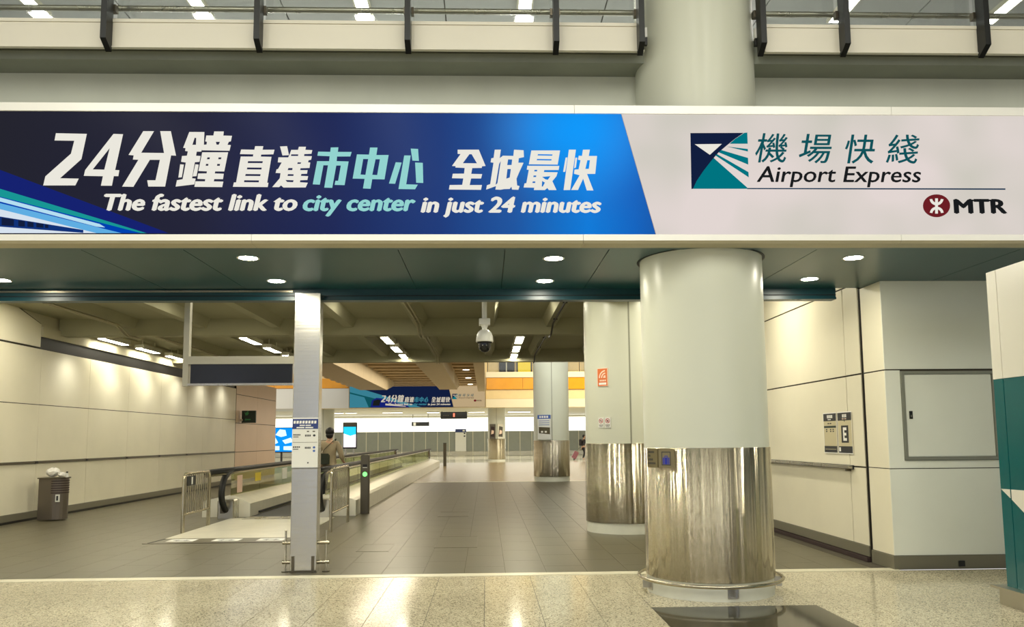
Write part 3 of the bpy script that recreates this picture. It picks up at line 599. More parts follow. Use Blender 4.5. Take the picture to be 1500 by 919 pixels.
# ---- corridor ceiling: slab, ribs, cross beams
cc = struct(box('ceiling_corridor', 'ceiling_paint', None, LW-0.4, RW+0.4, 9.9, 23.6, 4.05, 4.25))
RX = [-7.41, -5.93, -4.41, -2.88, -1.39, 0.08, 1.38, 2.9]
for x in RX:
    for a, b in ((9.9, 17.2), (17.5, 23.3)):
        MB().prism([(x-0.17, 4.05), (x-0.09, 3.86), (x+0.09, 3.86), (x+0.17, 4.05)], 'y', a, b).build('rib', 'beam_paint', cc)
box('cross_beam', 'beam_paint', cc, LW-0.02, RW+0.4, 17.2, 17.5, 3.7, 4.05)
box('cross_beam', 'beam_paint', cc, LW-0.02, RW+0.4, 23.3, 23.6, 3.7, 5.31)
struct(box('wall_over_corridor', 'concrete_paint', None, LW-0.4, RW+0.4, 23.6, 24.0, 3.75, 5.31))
# ---- middle hall: slatted ceiling between deep beams
cm = struct(box('ceiling_middle', 'slat_dark', None, -9.2, -0.3, 24.0, 55.0, 5.25, 5.4))
for k in range(17):
    y = 24.6+k*1.8
    box('slat', 'slat', cm, -9.1, -0.35, y, y+0.9, 5.0, 5.12)
for x0, x1 in ((-7.1, -5.6), (-2.62, -1.62)):
    MB().prism([(24.0, 4.3), (46.5, 4.3), (50.0, 4.75), (50.0, 5.25), (24.0, 5.25)], 'x', x0, x1).build('beam', 'far_beam', cm)
MB().prism([(24.0, 4.5), (52.0, 4.5), (52.0, 5.25), (24.0, 5.25)], 'x', -0.5, -0.05).build('edge_beam', 'far_beam', cm)
for y in (41.5, 47.0, 52.6):
    MB().lathe([(0.0, 4.985), (0.15, 4.985), (0.17, 5.0)], -1.0, y, 16).build('lamp', 'lamp_far', cm)
# ---- far facade
fd = struct(box('wall_far_facade', 'cream', None, -30, 20, 55.2, 56.0, 3.6, 5.95))
box('lower_band', 'cream_light', fd, 0.0, 20, 55.1, 55.2, 3.6, 4.16)
box('middle_band', 'cream', fd, 0.0, 20, 55.12, 55.2, 4.17, 4.79)
for k in range(8):
    box('pane', 'orange_glass', fd, 0.05+k*2.45, 0.05+k*2.45+2.43, 55.05, 55.2, 4.81, 5.60)
box('ledge', 'cream_light', fd, 0.0, 20, 55.0, 55.3, 5.61, 5.98)
for k in range(6):
    box('pane', 'orange_glass', fd, -9.2-(k+1)*2.45, -9.2-k*2.45-.02, 55.05, 55.2, 4.95, 5.6)
box('lower_band', 'white_paint', fd, -30, -9.15, 55.08, 55.2, 3.6, 4.93)
wu2 = struct(box('wall_upper_far', 'cream', None, -2, 24, 61.0, 61.3, 5.6, 12.0))
for i, x in enumerate((1.0, 2.3, 3.6, 5.0, 7.4, 8.8, 10.2, 11.6)):
    wn = struct(box('window_%d' % (i+1), 'sign_black', None, x, x+1.15, 60.9, 61.0, 6.3, 8.2))
    box('pane', 'yellow_lit' if i in (1, 5, 6) else 'dark_display', wn, x+.1, x+1.05, 60.86, 60.9, 6.4, 8.1)
    if i not in (1, 5, 6): box('mullion', 'off_white', wn, x+.5, x+.58, 60.84, 60.87, 6.4, 8.1)
fr = thing('balcony_rail', (8, 55.1, 5.98), 'glass-filled rail above the orange band of the far hall', 'railing')
MB().tube([(0.0, 55.1, 6.9), (20, 55.1, 6.9)], 0.04).build('rail', 'steel', fr)
for k in range(7):
    MB().box(0.1+k*3.1, 0.16+k*3.1, 55.07, 55.13, 5.98, 6.9).build('post', 'steel_dark', fr)
    box('pane', 'glass', fr, 0.2+k*3.1, 3.15+k*3.1, 55.09, 55.11, 6.0, 6.8)
# ---- far hall: ceiling, bright wall, doors
hc = struct(box('ceiling_far_hall', 'off_white', None, -30, 20, 56.0, 74.5, 3.6, 3.8))
wf = struct(box('wall_far', 'off_white', None, -30, 20, 74.2, 74.5, 0.0, 3.6))
box('light_band', 'lightbox_band', wf, -30, 20, 74.15, 74.2, 2.2, 3.42)
n = 0
for k in range(28):
    x = -19.2+k*1.06
    box('panel', 'grey_door', wf, x+.03, x+1.03, 74.1, 74.2, 0.42, 2.18)
    box('kick_plate', 'kick_plate', wf, x+.03, x+1.03, 74.1, 74.2, 0.02, 0.40)
    box('mullion', 'off_white', wf, x-.03, x+.03, 74.08, 74.2, 0.0, 2.2)
# ================================================================== THINGS
# ---- columns
def column(X, Y, rad, top, label, seam_deg, far=False, plinth=0.165, clad_top=1.40):
    c = thing('column', (X, Y, 0), label, 'column', 'round columns of the station hall')
    MB().lathe([(rad, clad_top-0.02), (rad, top)], X, Y, 64).build('shaft', 'column_paint', c)
    cl = MB().lathe([(rad+.004, plinth), (rad+.012, plinth), (rad+.012, clad_top), (rad-.01, clad_top)], X, Y, 72, cap=False).build('cladding', 'brushed', c)
    MB().lathe([(rad+.0, 0.0), (rad+.0, plinth)], X, Y, 64).build('plinth', 'plinth', c)
    for d in seam_deg:
        a = R(d); nx, ny = math.cos(a), math.sin(a); tx, ty = -ny, nx
        for (rr, z0, z1, m, hw) in ((rad+.002, clad_top, top, 'column_seam', .012), (rad+.0135, plinth, clad_top, 'steel_dark', .004)):
            v = []
            for z in (z0, z1):
                for s, d2 in ((-1, -.01), (1, -.01), (1, 0.0), (-1, 0.0)):
                    v.append((X+nx*(rr+d2)+tx*s*hw, Y+ny*(rr+d2)+ty*s*hw, z))
            MB().add(v, [(0, 1, 2, 3), (4, 5, 6, 7), (0, 1, 5, 4), (1, 2, 6, 5), (2, 3, 7, 6), (3, 0, 4, 7)]).build('seam', m, c)
    return c
c1 = column(2.2, 8.2, 0.61, 8.5, 'thick front column with steel cladding and a bumper ring at its foot', (110, 250-180))
ring = MB().tube([(2.2+.69*math.cos(2*math.pi*i/64), 8.2+.69*math.sin(2*math.pi*i/64), 0.145) for i in range(64)], 0.017, 10, True).build('guard_ring', 'steel_tube', c1)
for d in (-85.5, -172, -8, 90):
    a = R(d); x, y = 2.2+math.cos(a)*.64, 8.2+math.sin(a)*.64
    b = MB(); nx, ny, tx, ty = math.cos(a), math.sin(a), -math.sin(a), math.cos(a)
    def bl(r0_, r1_, hw, z0, z1):
        v = [(2.2+nx*r+tx*s*hw, 8.2+ny*r+ty*s*hw, z) for z in (z0, z1) for r, s in ((r0_, -1), (r0_, 1), (r1_, 1), (r1_, -1))]
        b.add(v, [(0, 1, 2, 3), (4, 5, 6, 7), (0, 1, 5, 4), (1, 2, 6, 5), (2, 3, 7, 6), (3, 0, 4, 7)])
    bl(.605, .617, .052, .03, .135); bl(.617, .69, .008, .05, .14)
    b.build('bracket', 'steel', c1)
MB().lathe([(0.615, 3.30), (0.64, 3.30), (0.64, 3.297), (0.615, 3.297)], 2.2, 8.2, 64, cap=False).build('collar', 'groove', c1)
c2 = column(2.26, 13.5, 0.62, 4.06, 'second column with an orange wireless sign just behind the front column', (-88,), clad_top=1.41)
c3 = column(2.33, 29.3, 0.63, 8.0, 'column farther down the corridor with a framed poster above its cladding', (-92,), clad_top=1.43)
c4 = column(0.73, 56.7, 0.6, 3.6, 'small distant column in the bright hall carrying brown posters', (-92,), plinth=0.1, clad_top=1.5)
c5 = column(-11.1, 57.2, 0.62, 3.6, 'distant column seen right beside the steel pole behind the standing man', (-92,), plinth=0.1, clad_top=1.5)

# ---- the great illuminated banner
sg = thing('banner_sign', (0.3, 7.4, 3.29), 'long illuminated blue and white banner sign above the corridor entrance', 'sign')
box('box_body', 'sign_under', sg, -9.0, 9.5, 7.42, 7.57, 3.31, 4.60)
for a, b in ((-9.0, -4.9), (-4.897, 0.84), (0.843, 3.86), (3.863, 9.5)):
    box('top_rail', 'sign_frame', sg, a, b, 7.385, 7.45, 4.532, 4.61)
for a, b in ((-9.0, -2.13), (-2.127, 0.905), (0.908, 3.885), (3.888, 9.5)):
    box('bottom_rail', 'sign_frame', sg, a, b, 7.385, 7.45, 3.315, 3.372)
    MB().prism([(7.385, 3.315), (7.57, 3.315), (7.57, 3.288), (7.41, 3.292)], 'x', a, b).build('bottom_lip', 'sign_under', sg)
LP = 1.242; LB = 0.082           # printed area, in the sign's own height
pb = flat_print('blue_panel', [[[(-9.2, LB), (DIAG[1][0], LB), (DIAG[0][0], LP), (-9.2, LP)]]], 'lb_banner', sg, 0.003)
pb['label'] = 'dark to bright blue printed panel'
flat_print('pale_panel', [[[(DIAG[1][0]+.004, LB), (9.0, LB), (9.0, LP), (DIAG[0][0]+.004, LP)]]], 'lb_panel', sg, 0.003)
CH = lambda G, ids: [G[i] for i in ids]
for ids in ((0,), (1,), (2,), (3, 4, 5, 6, 7), (8,), (9, 10), (11,), (12,), (13, 14), (15, 16, 17, 18)):
    flat_print('white_character', CH(GW, ids), 'lb_white', sg, -0.001)
for ids in ((0,), (1,), (2, 3, 4, 5)):
    flat_print('aqua_character', CH(GA, ids), 'lb_aqua', sg, -0.001)
text_print('slogan_lettering', 'The fastest link to', BB['l1'], 'lb_white', sg, -0.001, 0.2, 0.045)
text_print('slogan_lettering', 'city center', BB['l2'], 'lb_aqua', sg, -0.001, 0.2, 0.045)
text_print('slogan_lettering', 'in just 24 minutes', BB['l3'], 'lb_white', sg, -0.001, 0.2, 0.045)
for i, (k, m) in enumerate((('royal', 'lb_royal'), ('teal', 'lb_green'), ('blue', 'lb_blue'), ('pale', 'lb_pale'), ('sky', 'lb_sky'), ('white', 'lb_train'), ('navy', 'lb_window'), ('win', 'lb_navy'))):
    flat_print('train_artwork', TR[k], m, sg, 0.0026-0.0004*i)
flat_print('logo_navy_field', NAVY, 'lb_navy', sg, 0.0)
flat_print('logo_teal_rays', TEAL, 'lb_teal', sg, -0.0004)
flat_print('logo_white_wing', WT, 'lb_white', sg, -0.0008)
flat_print('rule_line', LINE, 'lb_line', sg, 0.0)
for k, ch in (('c1', '機'), ('c2', '場'), ('c3', '快'), ('c4', '綫')):
    text_print('name_lettering', ch, BB[k], 'lb_tealink', sg, 0.0, 0.2, 0.008)
text_print('name_lettering', 'Airport Express', BB['ae'], 'lb_ink', sg, -0.0004, 0.2, 0.014)
flat_print('roundel', OVAL, 'lb_red', sg, 0.0)
flat_print('roundel_mark', MT, 'lb_white', sg, -0.0004)
text_print('roundel_lettering', 'MTR', BB['mtr'], 'lb_ink', sg, 0.0, 0.0, 0.05)

# ---- balcony balustrades
def balustrade(posts, x_end, label, right):
    t = thing('balcony_balustrade', (sum(posts)/len(posts), 7.75, 5.3), label, 'balustrade')
    for x in posts:
        MB().prism([(7.66, 5.38), (7.795, 5.30), (7.795, 6.9), (7.66, 6.9)], 'x', x-.028, x+.028).build('post', 'post_steel', t)
        for z in (5.72, 6.45):
            p = box('glass_clamp', 'steel_dark', t, x-.05, x+.05, 7.795, 7.86, z, z+.07)
    xs = sorted(posts+[x_end])
    for a, b in zip(xs[:-1], xs[1:]):
        box('pane', 'glass', t, a+.02, b-.02, 7.90, 7.912, 5.645, 6.85)
    MB().tube([(xs[0], 8.02, 5.87), (xs[-1], 8.02, 5.87)], 0.03).build('rail', 'steel', t)
    MB().tube([(xs[0], 7.75, 6.95), (xs[-1], 7.75, 6.95)], 0.04).build('hand_rail', 'steel', t)
balustrade([-5.15, -3.675, -2.21, -0.75, 0.71, 1.555], -6.6, 'balcony balustrade of glass and dark posts left of the upper column', False)
balustrade([2.77, 3.61, 5.03], 6.5, 'balcony balustrade of glass and dark posts right of the upper column', True)
for x, lab in ((1.585, 'left'), (2.785, 'right')):
    t = thing('junction_box', (x, 7.85, 5.5), 'small white junction box where the %s balustrade meets the upper column' % lab, 'junction box')
    box('case', 'white_paint', t, x+(.01 if lab == 'left' else -.06), x+(.05 if lab == 'left' else -.02), 7.80, 7.84, 5.50, 5.60)
    box('bracket', 'black', t, x+(.01 if lab == 'left' else -.06), x+(.05 if lab == 'left' else -.02), 7.80, 7.84, 5.42, 5.495)

# ---- lamps
def disc_lamp(name, x, y, z, r, label, group, m):
    t = thing(name, (x, y, z), label, 'downlight', group)
    MB().lathe([(r*1.0, z-.001), (r*1.22, z-.004), (r*1.22, z+.001), (r, z+.001)], x, y, 24, cap=False).build('rim', 'white_paint', t)
    MB().lathe([(0.0, z-.006), (r*.7, z-.005), (r, z-.002)], x, y, 24, cap=False).build('lens', m, t)
SD = [(-5.39, 9.17, 'back-row soffit downlight at the very left edge under the blue banner'),
      (-2.347, 8.05, 'front-row soffit downlight under the words about the fastest link'),
      (-2.368, 9.24, 'back-row soffit downlight just up and left of the steel pole'),
      (0.688, 8.08, 'front-row soffit downlight above the hanging camera, left of the front column'),
      (0.683, 9.26, 'back-row soffit downlight above the hanging camera, left of the front column'),
      (3.736, 8.06, 'front-row soffit downlight right of the front column'),
      (3.727, 9.17, 'back-row soffit downlight right of the front column')]
for x, y, lab in SD: disc_lamp('downlight', x, y, 3.30, 0.09, lab, 'downlights in the dark green soffit', 'lamp_down')
for x, y, lab in ((-7.77, 14.78, 'round downlight in the corridor ceiling nearest the left wall'), (-4.95, 14.82, 'round corridor downlight just right of the hanging sign rod'),
                  (-2.12, 14.86, 'round corridor downlight just right of the steel pole'), (0.652, 14.9, 'round corridor downlight just right of the hanging camera')):
    disc_lamp('ceiling_lamp', x, y, 4.05, 0.13, lab, 'downlights in the corridor ceiling', 'lamp_down')
for x, lab in ((-6.31, 'round smoke detector on the corridor ceiling between the two left downlights'), (-0.677, 'round smoke detector on the corridor ceiling beside the camera pole')):
    t = thing('smoke_detector', (x, 14.8, 4.0), lab, 'smoke detector', 'smoke detectors on the corridor ceiling')
    MB().lathe([(0.13, 4.05), (0.13, 4.025), (0.09, 4.015)], x, 14.8, 24).build('base', 'off_white', t)
    MB().lathe([(0.07, 4.015), (0.06, 3.99), (0.02, 3.985)], x, 14.8, 20).build('sensor', 'steel_dark', t)
def strip(x, y0, y1, z, hw, label, group, m, name='strip_light'):
    t = thing(name, (x, (y0+y1)/2, z), label, 'strip light', group)
    MB().prism([(x-hw-.03, z+.1), (x-hw-.03, z-.005), (x-hw, z-.005), (x-hw, z+.01), (x+hw, z+.01), (x+hw, z-.005), (x+hw+.03, z-.005), (x+hw+.03, z+.1)], 'y', y0, y1).build('housing', 'off_white', t)
    box('diffuser', m, t, x-hw, x+hw, y0+.02, y1-.02, z-.004, z+.01)
    for y in (y0+.2, y1-.2): MB().tube([(x, y, z+.1), (x, y, z+.25 if z < 5 else z+.1)], 0.012, 6).build('hanger', 'off_white', t)
ORD = ('nearest', 'middle', 'farthest')
for X, nm in ((-8.60, 'in the row along the left wall top'), (-5.46, 'in the row above the hanging sign'), (-2.29, 'in the row right of the steel pole'), (0.79, 'in the row right of the hanging camera')):
    for k, (a, b) in enumerate(((18.5, 19.75), (20.5, 21.65), (22.4, 23.25))):
        strip(X, a, b, 3.8, 0.085, '%s ceiling strip light %s' % (ORD[k], nm), 'strip lights under the corridor ceiling', 'lamp')
for k, nm in ((-3, 'at the far left end of the upper ceiling'), (-2, 'second from the left over the balcony'), (-1, 'above the middle of the balcony left of the column'), (0, 'nearest the upper column on its left'), (2, 'first one right of the upper column'), (3, 'at the far right end of the upper ceiling')):
    strip(0.66+k*2.62, 11.5, 13.0, 8.44, 0.1, 'long ceiling tube light %s' % nm, 'tube lights of the upper ceiling', 'lamp_upper', 'tube_light')
for x0, x1, nm in ((-11.6, -10.9, 'just left of the blue display screen'), (-10.7, -9.9, 'directly above the blue display screen'), (-7.9, -6.4, 'left of the two dark hanging signs'), (-4.5, -3.6, 'behind the far hanging sign'), (-1.3, -0.1, 'left of the small distant column'), (1.7, 3.4, 'right of the small distant column')):
    t = thing('hall_light', ((x0+x1)/2, 63, 3.55), 'distant ceiling light %s' % nm, 'ceiling light', 'lights on the far hall ceiling')
    box('housing', 'off_white', t, x0-.05, x1+.05, 62.9, 63.3, 3.54, 3.588)
    box('diffuser', 'lamp_far', t, x0, x1, 62.95, 63.25, 3.525, 3.54)

# ---- steel pole with guards
po = thing('steel_pole', (-2.085, 9.65, 0), 'square brushed steel pole standing on the threshold left of centre', 'pole')
MB().bbox(-2.235, -1.935, 9.57, 9.74, 0.0, 1.18, 0.006).build('lower_sleeve', 'steel_pole', po)
MB().bbox(-2.235, -1.935, 9.57, 9.74, 1.182, 3.225, 0.006).build('upper_sleeve', 'steel_pole', po)
for x in (-2.215, -1.99): box('foot_bracket', 'steel_dark', po, x, x+.032, 9.555, 9.57, 0.0, 0.19)
box('foot_bar', 'steel_dark', po, -2.235, -1.935, 9.558, 9.575, 0.005, 0.03)
for x, s in ((-2.305, 1), (-1.842, -1)):
    g = MB().tube([(x, 9.66, 0.0), (x, 9.66, 0.47)], 0.012, 8).build('guard_rod', 'steel', po)
    for z in (0.11, 0.33):
        MB().tube([(x-s*.035, 9.66, z), (-2.235 if s > 0 else -1.935, 9.66, z)], 0.022, 8).build('guard_arm', 'steel_tube', g)
    MB().lathe([(0.045, 0.0), (0.045, 0.012)], x, 9.66, 12).build('floor_flange', 'steel_dark', g)
nt = thing('notice_board', (-2.085, 9.565, 1.19), 'blue-headed white information notice fixed to the steel pole', 'notice')
box('board', 'notice_white', nt, -0.148, 0.148, -0.006, 0.003, 0.0, 0.57, True)
flat_print('header', [rect(-.148, .44, .148, .555)], 'notice_blue', nt, -.007)
def dashes(name, x0, z0, x1, z1, n, m, par, y, slant=0.0, fill=.72):
    wd = (x1-x0)/n
    for i in range(n):
        a = x0+i*wd; flat_print(name, [[[(a, z0), (a+wd*fill, z0), (a+wd*fill+slant, z1), (a+slant, z1)]]], m, par, y)
dashes('character', -.135, .502, .135, .535, 8, 'print_white', nt, -.0075, .003)
dashes('word', -.065, .476, .07, .488, 2, 'print_white', nt, -.0075, .003, .9)
dashes('word', -.10, .450, .10, .463, 2, 'print_white', nt, -.0075, .003, .9)
flat_print('rule', [rect(-.14, .285, .14, .289)], 'steel_dark', nt, -.007)
for z in (.365, .225):
    dashes('character', -.135, z, -.05, z+.016, 6 if z > .3 else 4, 'ink', nt, -.007)
    dashes('word', -.135, z-.02, -.05, z-.012, 1, 'ink', nt, -.007)
    dashes('character', .0, z-.012, .07, z+.01, 4, 'ink', nt, -.007)
for x, z, m in ((.105, .365, 'ink'), (.105, .228, 'ink_blue'), (.105, .188, 'ink_blue')):
    flat_print('dot', [[[(x+.015*math.cos(i*math.pi/8), z+.013*math.sin(i*math.pi/8)) for i in range(16)]]], m, nt, -.007)
dashes('word', .02, .405, .055, .418, 1, 'steel_dark', nt, -.007)
dashes('word', .085, .405, .125, .418, 1, 'steel_dark', nt, -.007)
flat_print('mark', [rect(.03, .045, .045, .06)], 'ink', nt, -.007)

# ---- blank hanging sign
hs = thing('hanging_sign', (-3.1, 10.5, 2.2), 'blank dark hanging sign board with steel rods in the corridor entrance', 'sign')
box('panel', 'dark_display', hs, -3.74, -2.46, 10.47, 10.53, 2.225, 2.47)
f = MB(); f.box(-3.77, -2.43, 10.45, 10.55, 2.47, 2.57); f.build('top_frame', 'hanger_steel', hs)
box('bottom_frame', 'steel', hs, -3.77, -2.43, 10.45, 10.55, 2.2, 2.225)
for x in (-3.80, -2.40):
    MB().box(x-.035, x+.035, 10.46, 10.54, 2.19, 4.05).build('hanger_post', 'hanger_steel', hs)
# ---- dome camera
cv = thing('security_camera', (-0.013, 10.5, 2.6), 'white pole-mounted dome security camera with a black lens bubble', 'camera')
MB().tube([(-0.012, 10.5, 3.04), (-0.012, 10.5, 3.855)], 0.03, 12).build('pole', 'white_paint', cv)
MB().bbox(-0.085, 0.06, 10.43, 10.57, 2.965, 3.045, 0.008).build('junction_box', 'white_paint', cv)
MB().lathe([(0.05, 2.965), (0.035, 2.93), (0.03, 2.90), (0.05, 2.89)], -0.013, 10.5, 20).build('neck', 'white_paint', cv)
MB().lathe([(0.0, 2.905), (0.05, 2.90), (0.085, 2.87), (0.106, 2.82), (0.112, 2.76), (0.112, 2.745), (0.09, 2.743)], -0.013, 10.5, 28, cap=False).build('housing', 'white_paint', cv)
MB().lathe([(0.098, 2.745), (0.094, 2.73), (0.082, 2.725)], -0.013, 10.5, 28).build('shade_ring', 'black', cv)
lb = MB().lathe([(0.08, 2.728), (0.08, 2.69), (0.065, 2.64), (0.035, 2.615), (0.0, 2.608)], -0.013, 10.5, 28).build('lens_bubble', 'dome_black', cv)
for dx in (-.025, 0, .025): MB().ball(-0.013+dx, 10.425, 2.695, .007, .005, .007, 8, 6).build('infrared_led', 'steel', lb)

# ---- moving walkway
mw = thing('moving_walkway', (-4.0, 31, 0), 'long moving walkway with glass balustrades and black handrails', 'moving walkway')
Y0, Y1 = 16.62, 46.3
MB().prism([(-2.6, 0), (-2.6, .30), (-2.68, .335), (-3.14, .42), (-3.26, .42), (-3.42, .26), (-3.42, 0)], 'y', Y0, Y1).build('balustrade_base', 'plate_steel', mw)
MB().prism([(-5.62, 0), (-5.62, .30), (-5.54, .335), (-5.12, .42), (-5.0, .42), (-4.68, .26), (-4.68, 0)], 'y', Y0, Y1).build('balustrade_base', 'plate_steel', mw)
for x in (-4.675, -3.425): box('skirt_brush', 'black', mw, x-.03, x+.03, Y0+.6, Y1-.6, 0.03, 0.07)
n = 0
for k in range(40):
    y = 16.5+k*.74
    if y > 45.5: break
    box('pallet', 'rubber', mw, -4.66, -3.44, y, y+.735, -.01, 0.006)
for x in (-5.06, -3.2):
    for k in range(14):
        a = 16.6+k*2.08
        box('glass_panel', 'balustrade_glass', mw, x-.006, x+.006, a, min(a+2.07, 46.0), .42, .885)
    def loop(off, zoff=0.0):
        p = [(x, 17.0-off*0+0.35, .06+off*.6)]
        near = [(16.75, .045+off), (16.42, .10+off*.7), (16.14, .26), (16.02, .47), (16.08, .68), (16.28, .84-off*.7), (16.6, .915-off), (17.2, .93-off)]
        pts = []
        for q, (yy, zz) in enumerate(near):
            dy = off if q in (1, 2, 3, 4, 5) else 0
            pts.append((x, yy+dy, zz))
        far = [(45.2, .93-off), (45.8, .915-off), (46.1, .84-off*.7), (46.3, .68), (46.36, .47), (46.26, .26), (45.98, .10+off*.7), (45.65, .045+off)]
        for q, (yy, zz) in enumerate(far):
            dy = -off if q in (2, 3, 4, 5, 6) else 0
            pts.append((x, yy+dy, zz))
        return pts
    def smooth(P):
        out = []
        for i in range(len(P)-1):
            p0 = Vector(P[max(i-1, 0)]); p1 = Vector(P[i]); p2 = Vector(P[i+1]); p3 = Vector(P[min(i+2, len(P)-1)])
            big = (p2-p1).length > 5
            for t in ([0] if big else [0, .25, .5, .75]):
                out.append(tuple(p1+(p2-p1)*t) if big else tuple(0.5*((2*p1)+(-p0+p2)*t+(2*p0-5*p1+4*p2-p3)*t*t+(-p0+3*p1-3*p2+p3)*t**3)))
        out.append(tuple(P[-1])); return out
    MB().tube(smooth(loop(0.0)), 0.062, 10, flat=0.8).build('handrail', 'rubber', mw)
    MB().tube(smooth(loop(0.06)), 0.028, 8).build('handrail_guide', 'steel_tube', mw)
    nb = MB().bbox(x-.16, x+.16, 16.28, 16.75, 0.0, .36, .02).build('newel_box', 'steel', mw)
    box('control_plate', 'steel_dark', nb, x-.1, x+.0, 16.27, 16.282, .1, .3)
lp_ = box('landing_plate', 'plate_steel', mw, -4.95, -2.95, 13.0, 16.3, 0.0, 0.008)
box('plate_frame', 'steel_dark', mw, -5.06, -2.75, 12.42, 12.52, 0.0, 0.006)
box('tread_strip', 'corridor_tile', mw, -4.97, -2.9, 12.53, 12.99, 0.0, 0.006)
for k in range(3):
    x = -4.6+k*.67
    s = MB().prism([(x-.2, 12.62), (x+.2, 12.62), (x+.2, 12.9), (x-.2, 12.9)], 'z', .006, .0075).build('floor_sticker', 'notice_white', mw)
    MB().prism([(x-.13, 12.74), (x-.05, 12.68), (x-.05, 12.72), (x+.05, 12.72), (x+.05, 12.68), (x+.13, 12.74), (x+.05, 12.8), (x+.05, 12.76), (x-.05, 12.76), (x-.05, 12.8)], 'z', .0075, .0085).build('arrow_mark', 'ink', s)
MB().prism([(-5.0, 12.46), (-4.97, 12.46), (-4.92, 12.98), (-4.95, 12.98)], 'z', 0, .01).build('corner_strip', 'black', mw)
box('comb_plate', 'steel', mw, -4.66, -3.44, 16.0, 16.5, .008, .016)
for (y, z0, z1, w_, m) in ((17.15, .45, .8, .35, 'pink_label'), (18.5, .62, .8, .45, 'yellow_label'), (20.9, .55, .82, .5, 'notice_white'), (22.6, .6, .84, .9, 'yellow_label')):
    box('glass_label', m, mw, -5.054, -5.05, y-w_/2, y+w_/2, z0, z1)
def stanchion(x, y, h, label, led):
    t = thing('walkway_post', (x, y, 0), label, 'post')
    MB().bbox(x-.09, x+.09, y-.05, y+.05, 0, h, .012).build('body', 'steel_dark', t)
    if led:
        b = MB(); b.v = []; 
        MB().ball(x, y-.05, .80, .048, .012, .048, 16, 8).build('green_light', 'green_led', t)
        box('reader_slot', 'black', t, x-.045, x+.045, y-.056, y-.05, .94, 1.0)
        box('slot_trim', 'notice_white', t, x-.045, x+.045, y-.058, y-.05, .93, .942)
    else:
        box('cap', 'black', t, x-.092, x+.092, y-.052, y+.052, h, h+.02)
stanchion(-2.48, 17.05, 1.19, 'dark steel post with a glowing green light beside the walkway', True)
stanchion(-2.32, 46.5, 1.27, 'plain dark post at the far end of the walkway', False)

# ---- crowd barriers
def barrier(x, y0, y1, h, label, tagged):
    t = thing('crowd_barrier', (x, (y0+y1)/2, 0), label, 'barrier', 'tubular barriers at the walkway entrance')
    r = .05
    MB().tube([(x, y0, 0), (x, y0, h-.12), (x, y0+.02, h-.05), (x, y0+.08, h), (x, y1-.08, h), (x, y1-.02, h-.05), (x, y1, h-.12), (x, y1, 0)], 0.024, 10).build('frame', 'steel_tube', t)
    MB().tube([(x, y0, .30), (x, y1, .30)], 0.02, 8).build('lower_rail', 'steel_tube', t)
    MB().tube([(x+.0, y0+.07, 0), (x, y0+.07, h-.05)], 0.012, 8).build('inner_post', 'steel_tube', t)
    MB().tube([(x+.0, y1-.09, 0), (x, y1-.09, .3)], 0.012, 8).build('inner_post', 'steel_tube', t)
    n = 11
    for k in range(n):
        y = y0+.13+(y1-y0-.24)*k/(n-1)
        MB().tube([(x, y, .30), (x, y, h)], 0.010, 6).build('bar', 'steel_tube', t)
    if tagged:
        b = MB().prism([(y0+.12, .76), (y0+.5, .76), (y0+.5, .92), (y0+.12, .92)], 'x', x+.012, x+.022).build('notice_plate', 'sign_black', t)
        MB().prism([(y0+.3, .78), (y0+.36, .78), (y0+.36, .9), (y0+.3, .9)], 'x', x+.022, x+.025).build('notice_mark', 'notice_white', b)
barrier(-4.97, 13.77, 15.05, 0.96, 'steel tube barrier with a small black plate left of the walkway entrance', True)
barrier(-2.55, 13.72, 15.40, 1.02, 'steel tube barrier right of the walkway entrance beside the pole', False)

# ---- litter bin with white bags
bn = thing('litter_bin', (-8.36, 16.4, 0), 'grey steel litter bin with slotted rounded front against the left wall', 'bin')
MB().box(-8.60, -8.36, 16.2, 16.6, 0.02, .80).build('back_body', 'bin_steel', bn)
prof = [(-8.36, 16.2)]+[(-8.36+.22*math.cos(R(a)), 16.4+.2*math.sin(R(a))) for a in range(-80, 81, 16)]+[(-8.36, 16.6)]
fb = MB().prism(prof, 'z', 0.02, .80).build('front_body', 'bin_steel', bn)
for k in range(6):
    p2 = [(-8.36, 16.192)]+[(-8.36+.225*math.cos(R(a)), 16.4+.208*math.sin(R(a))) for a in range(-84, 85, 14)]+[(-8.36, 16.608)]
    MB().prism(p2, 'z', .52+k*.045, .538+k*.045).build('slot', 'bin_slot', fb)
box('label_plate', 'notice_white', bn, -8.27, -8.19, 16.190, 16.205, .36, .5)
box('label_mark', 'ink', bn, -8.25, -8.215, 16.186, 16.191, .385, .475)
MB().prism([(-8.62, 16.18), (-8.2, 16.18), (-8.14, 16.3), (-8.14, 16.5), (-8.2, 16.62), (-8.62, 16.62)], 'z', .80, .82).build('top_rim', 'steel_dark', bn)
random.seed(3)
def crumple(m, cx, cy, cz, rx, ry, rz, amp):
    m.ball(cx, cy, cz, rx, ry, rz, 14, 9)
    m.v = [(x+random.uniform(-amp, amp), y+random.uniform(-amp, amp), z+random.uniform(-amp, amp)) for x, y, z in m.v]
    m.sm = [False]*len(m.sm); return m
b1 = tag(crumple(MB(), -8.44, 16.4, .92, .125, .13, .085, .014).build('plastic_bag', 'plastic_bag'), 'larger crumpled white plastic bag heaped on the litter bin', 'bag')
b2 = tag(crumple(MB(), -8.25, 16.36, .877, .06, .09, .045, .008).build('plastic_bag', 'plastic_bag'), 'smaller white rubbish bundle on the right of the litter bin top', 'bag')
bt = thing('bottle', (-8.172, 16.40, .82), 'small dark capped bottle standing on the right rim of the bin', 'bottle')
MB().lathe([(.03, .82), (.03, .87), (.014, .895), (.014, .91)], -8.172, 16.40, 12).build('body', 'notice_white', bt)
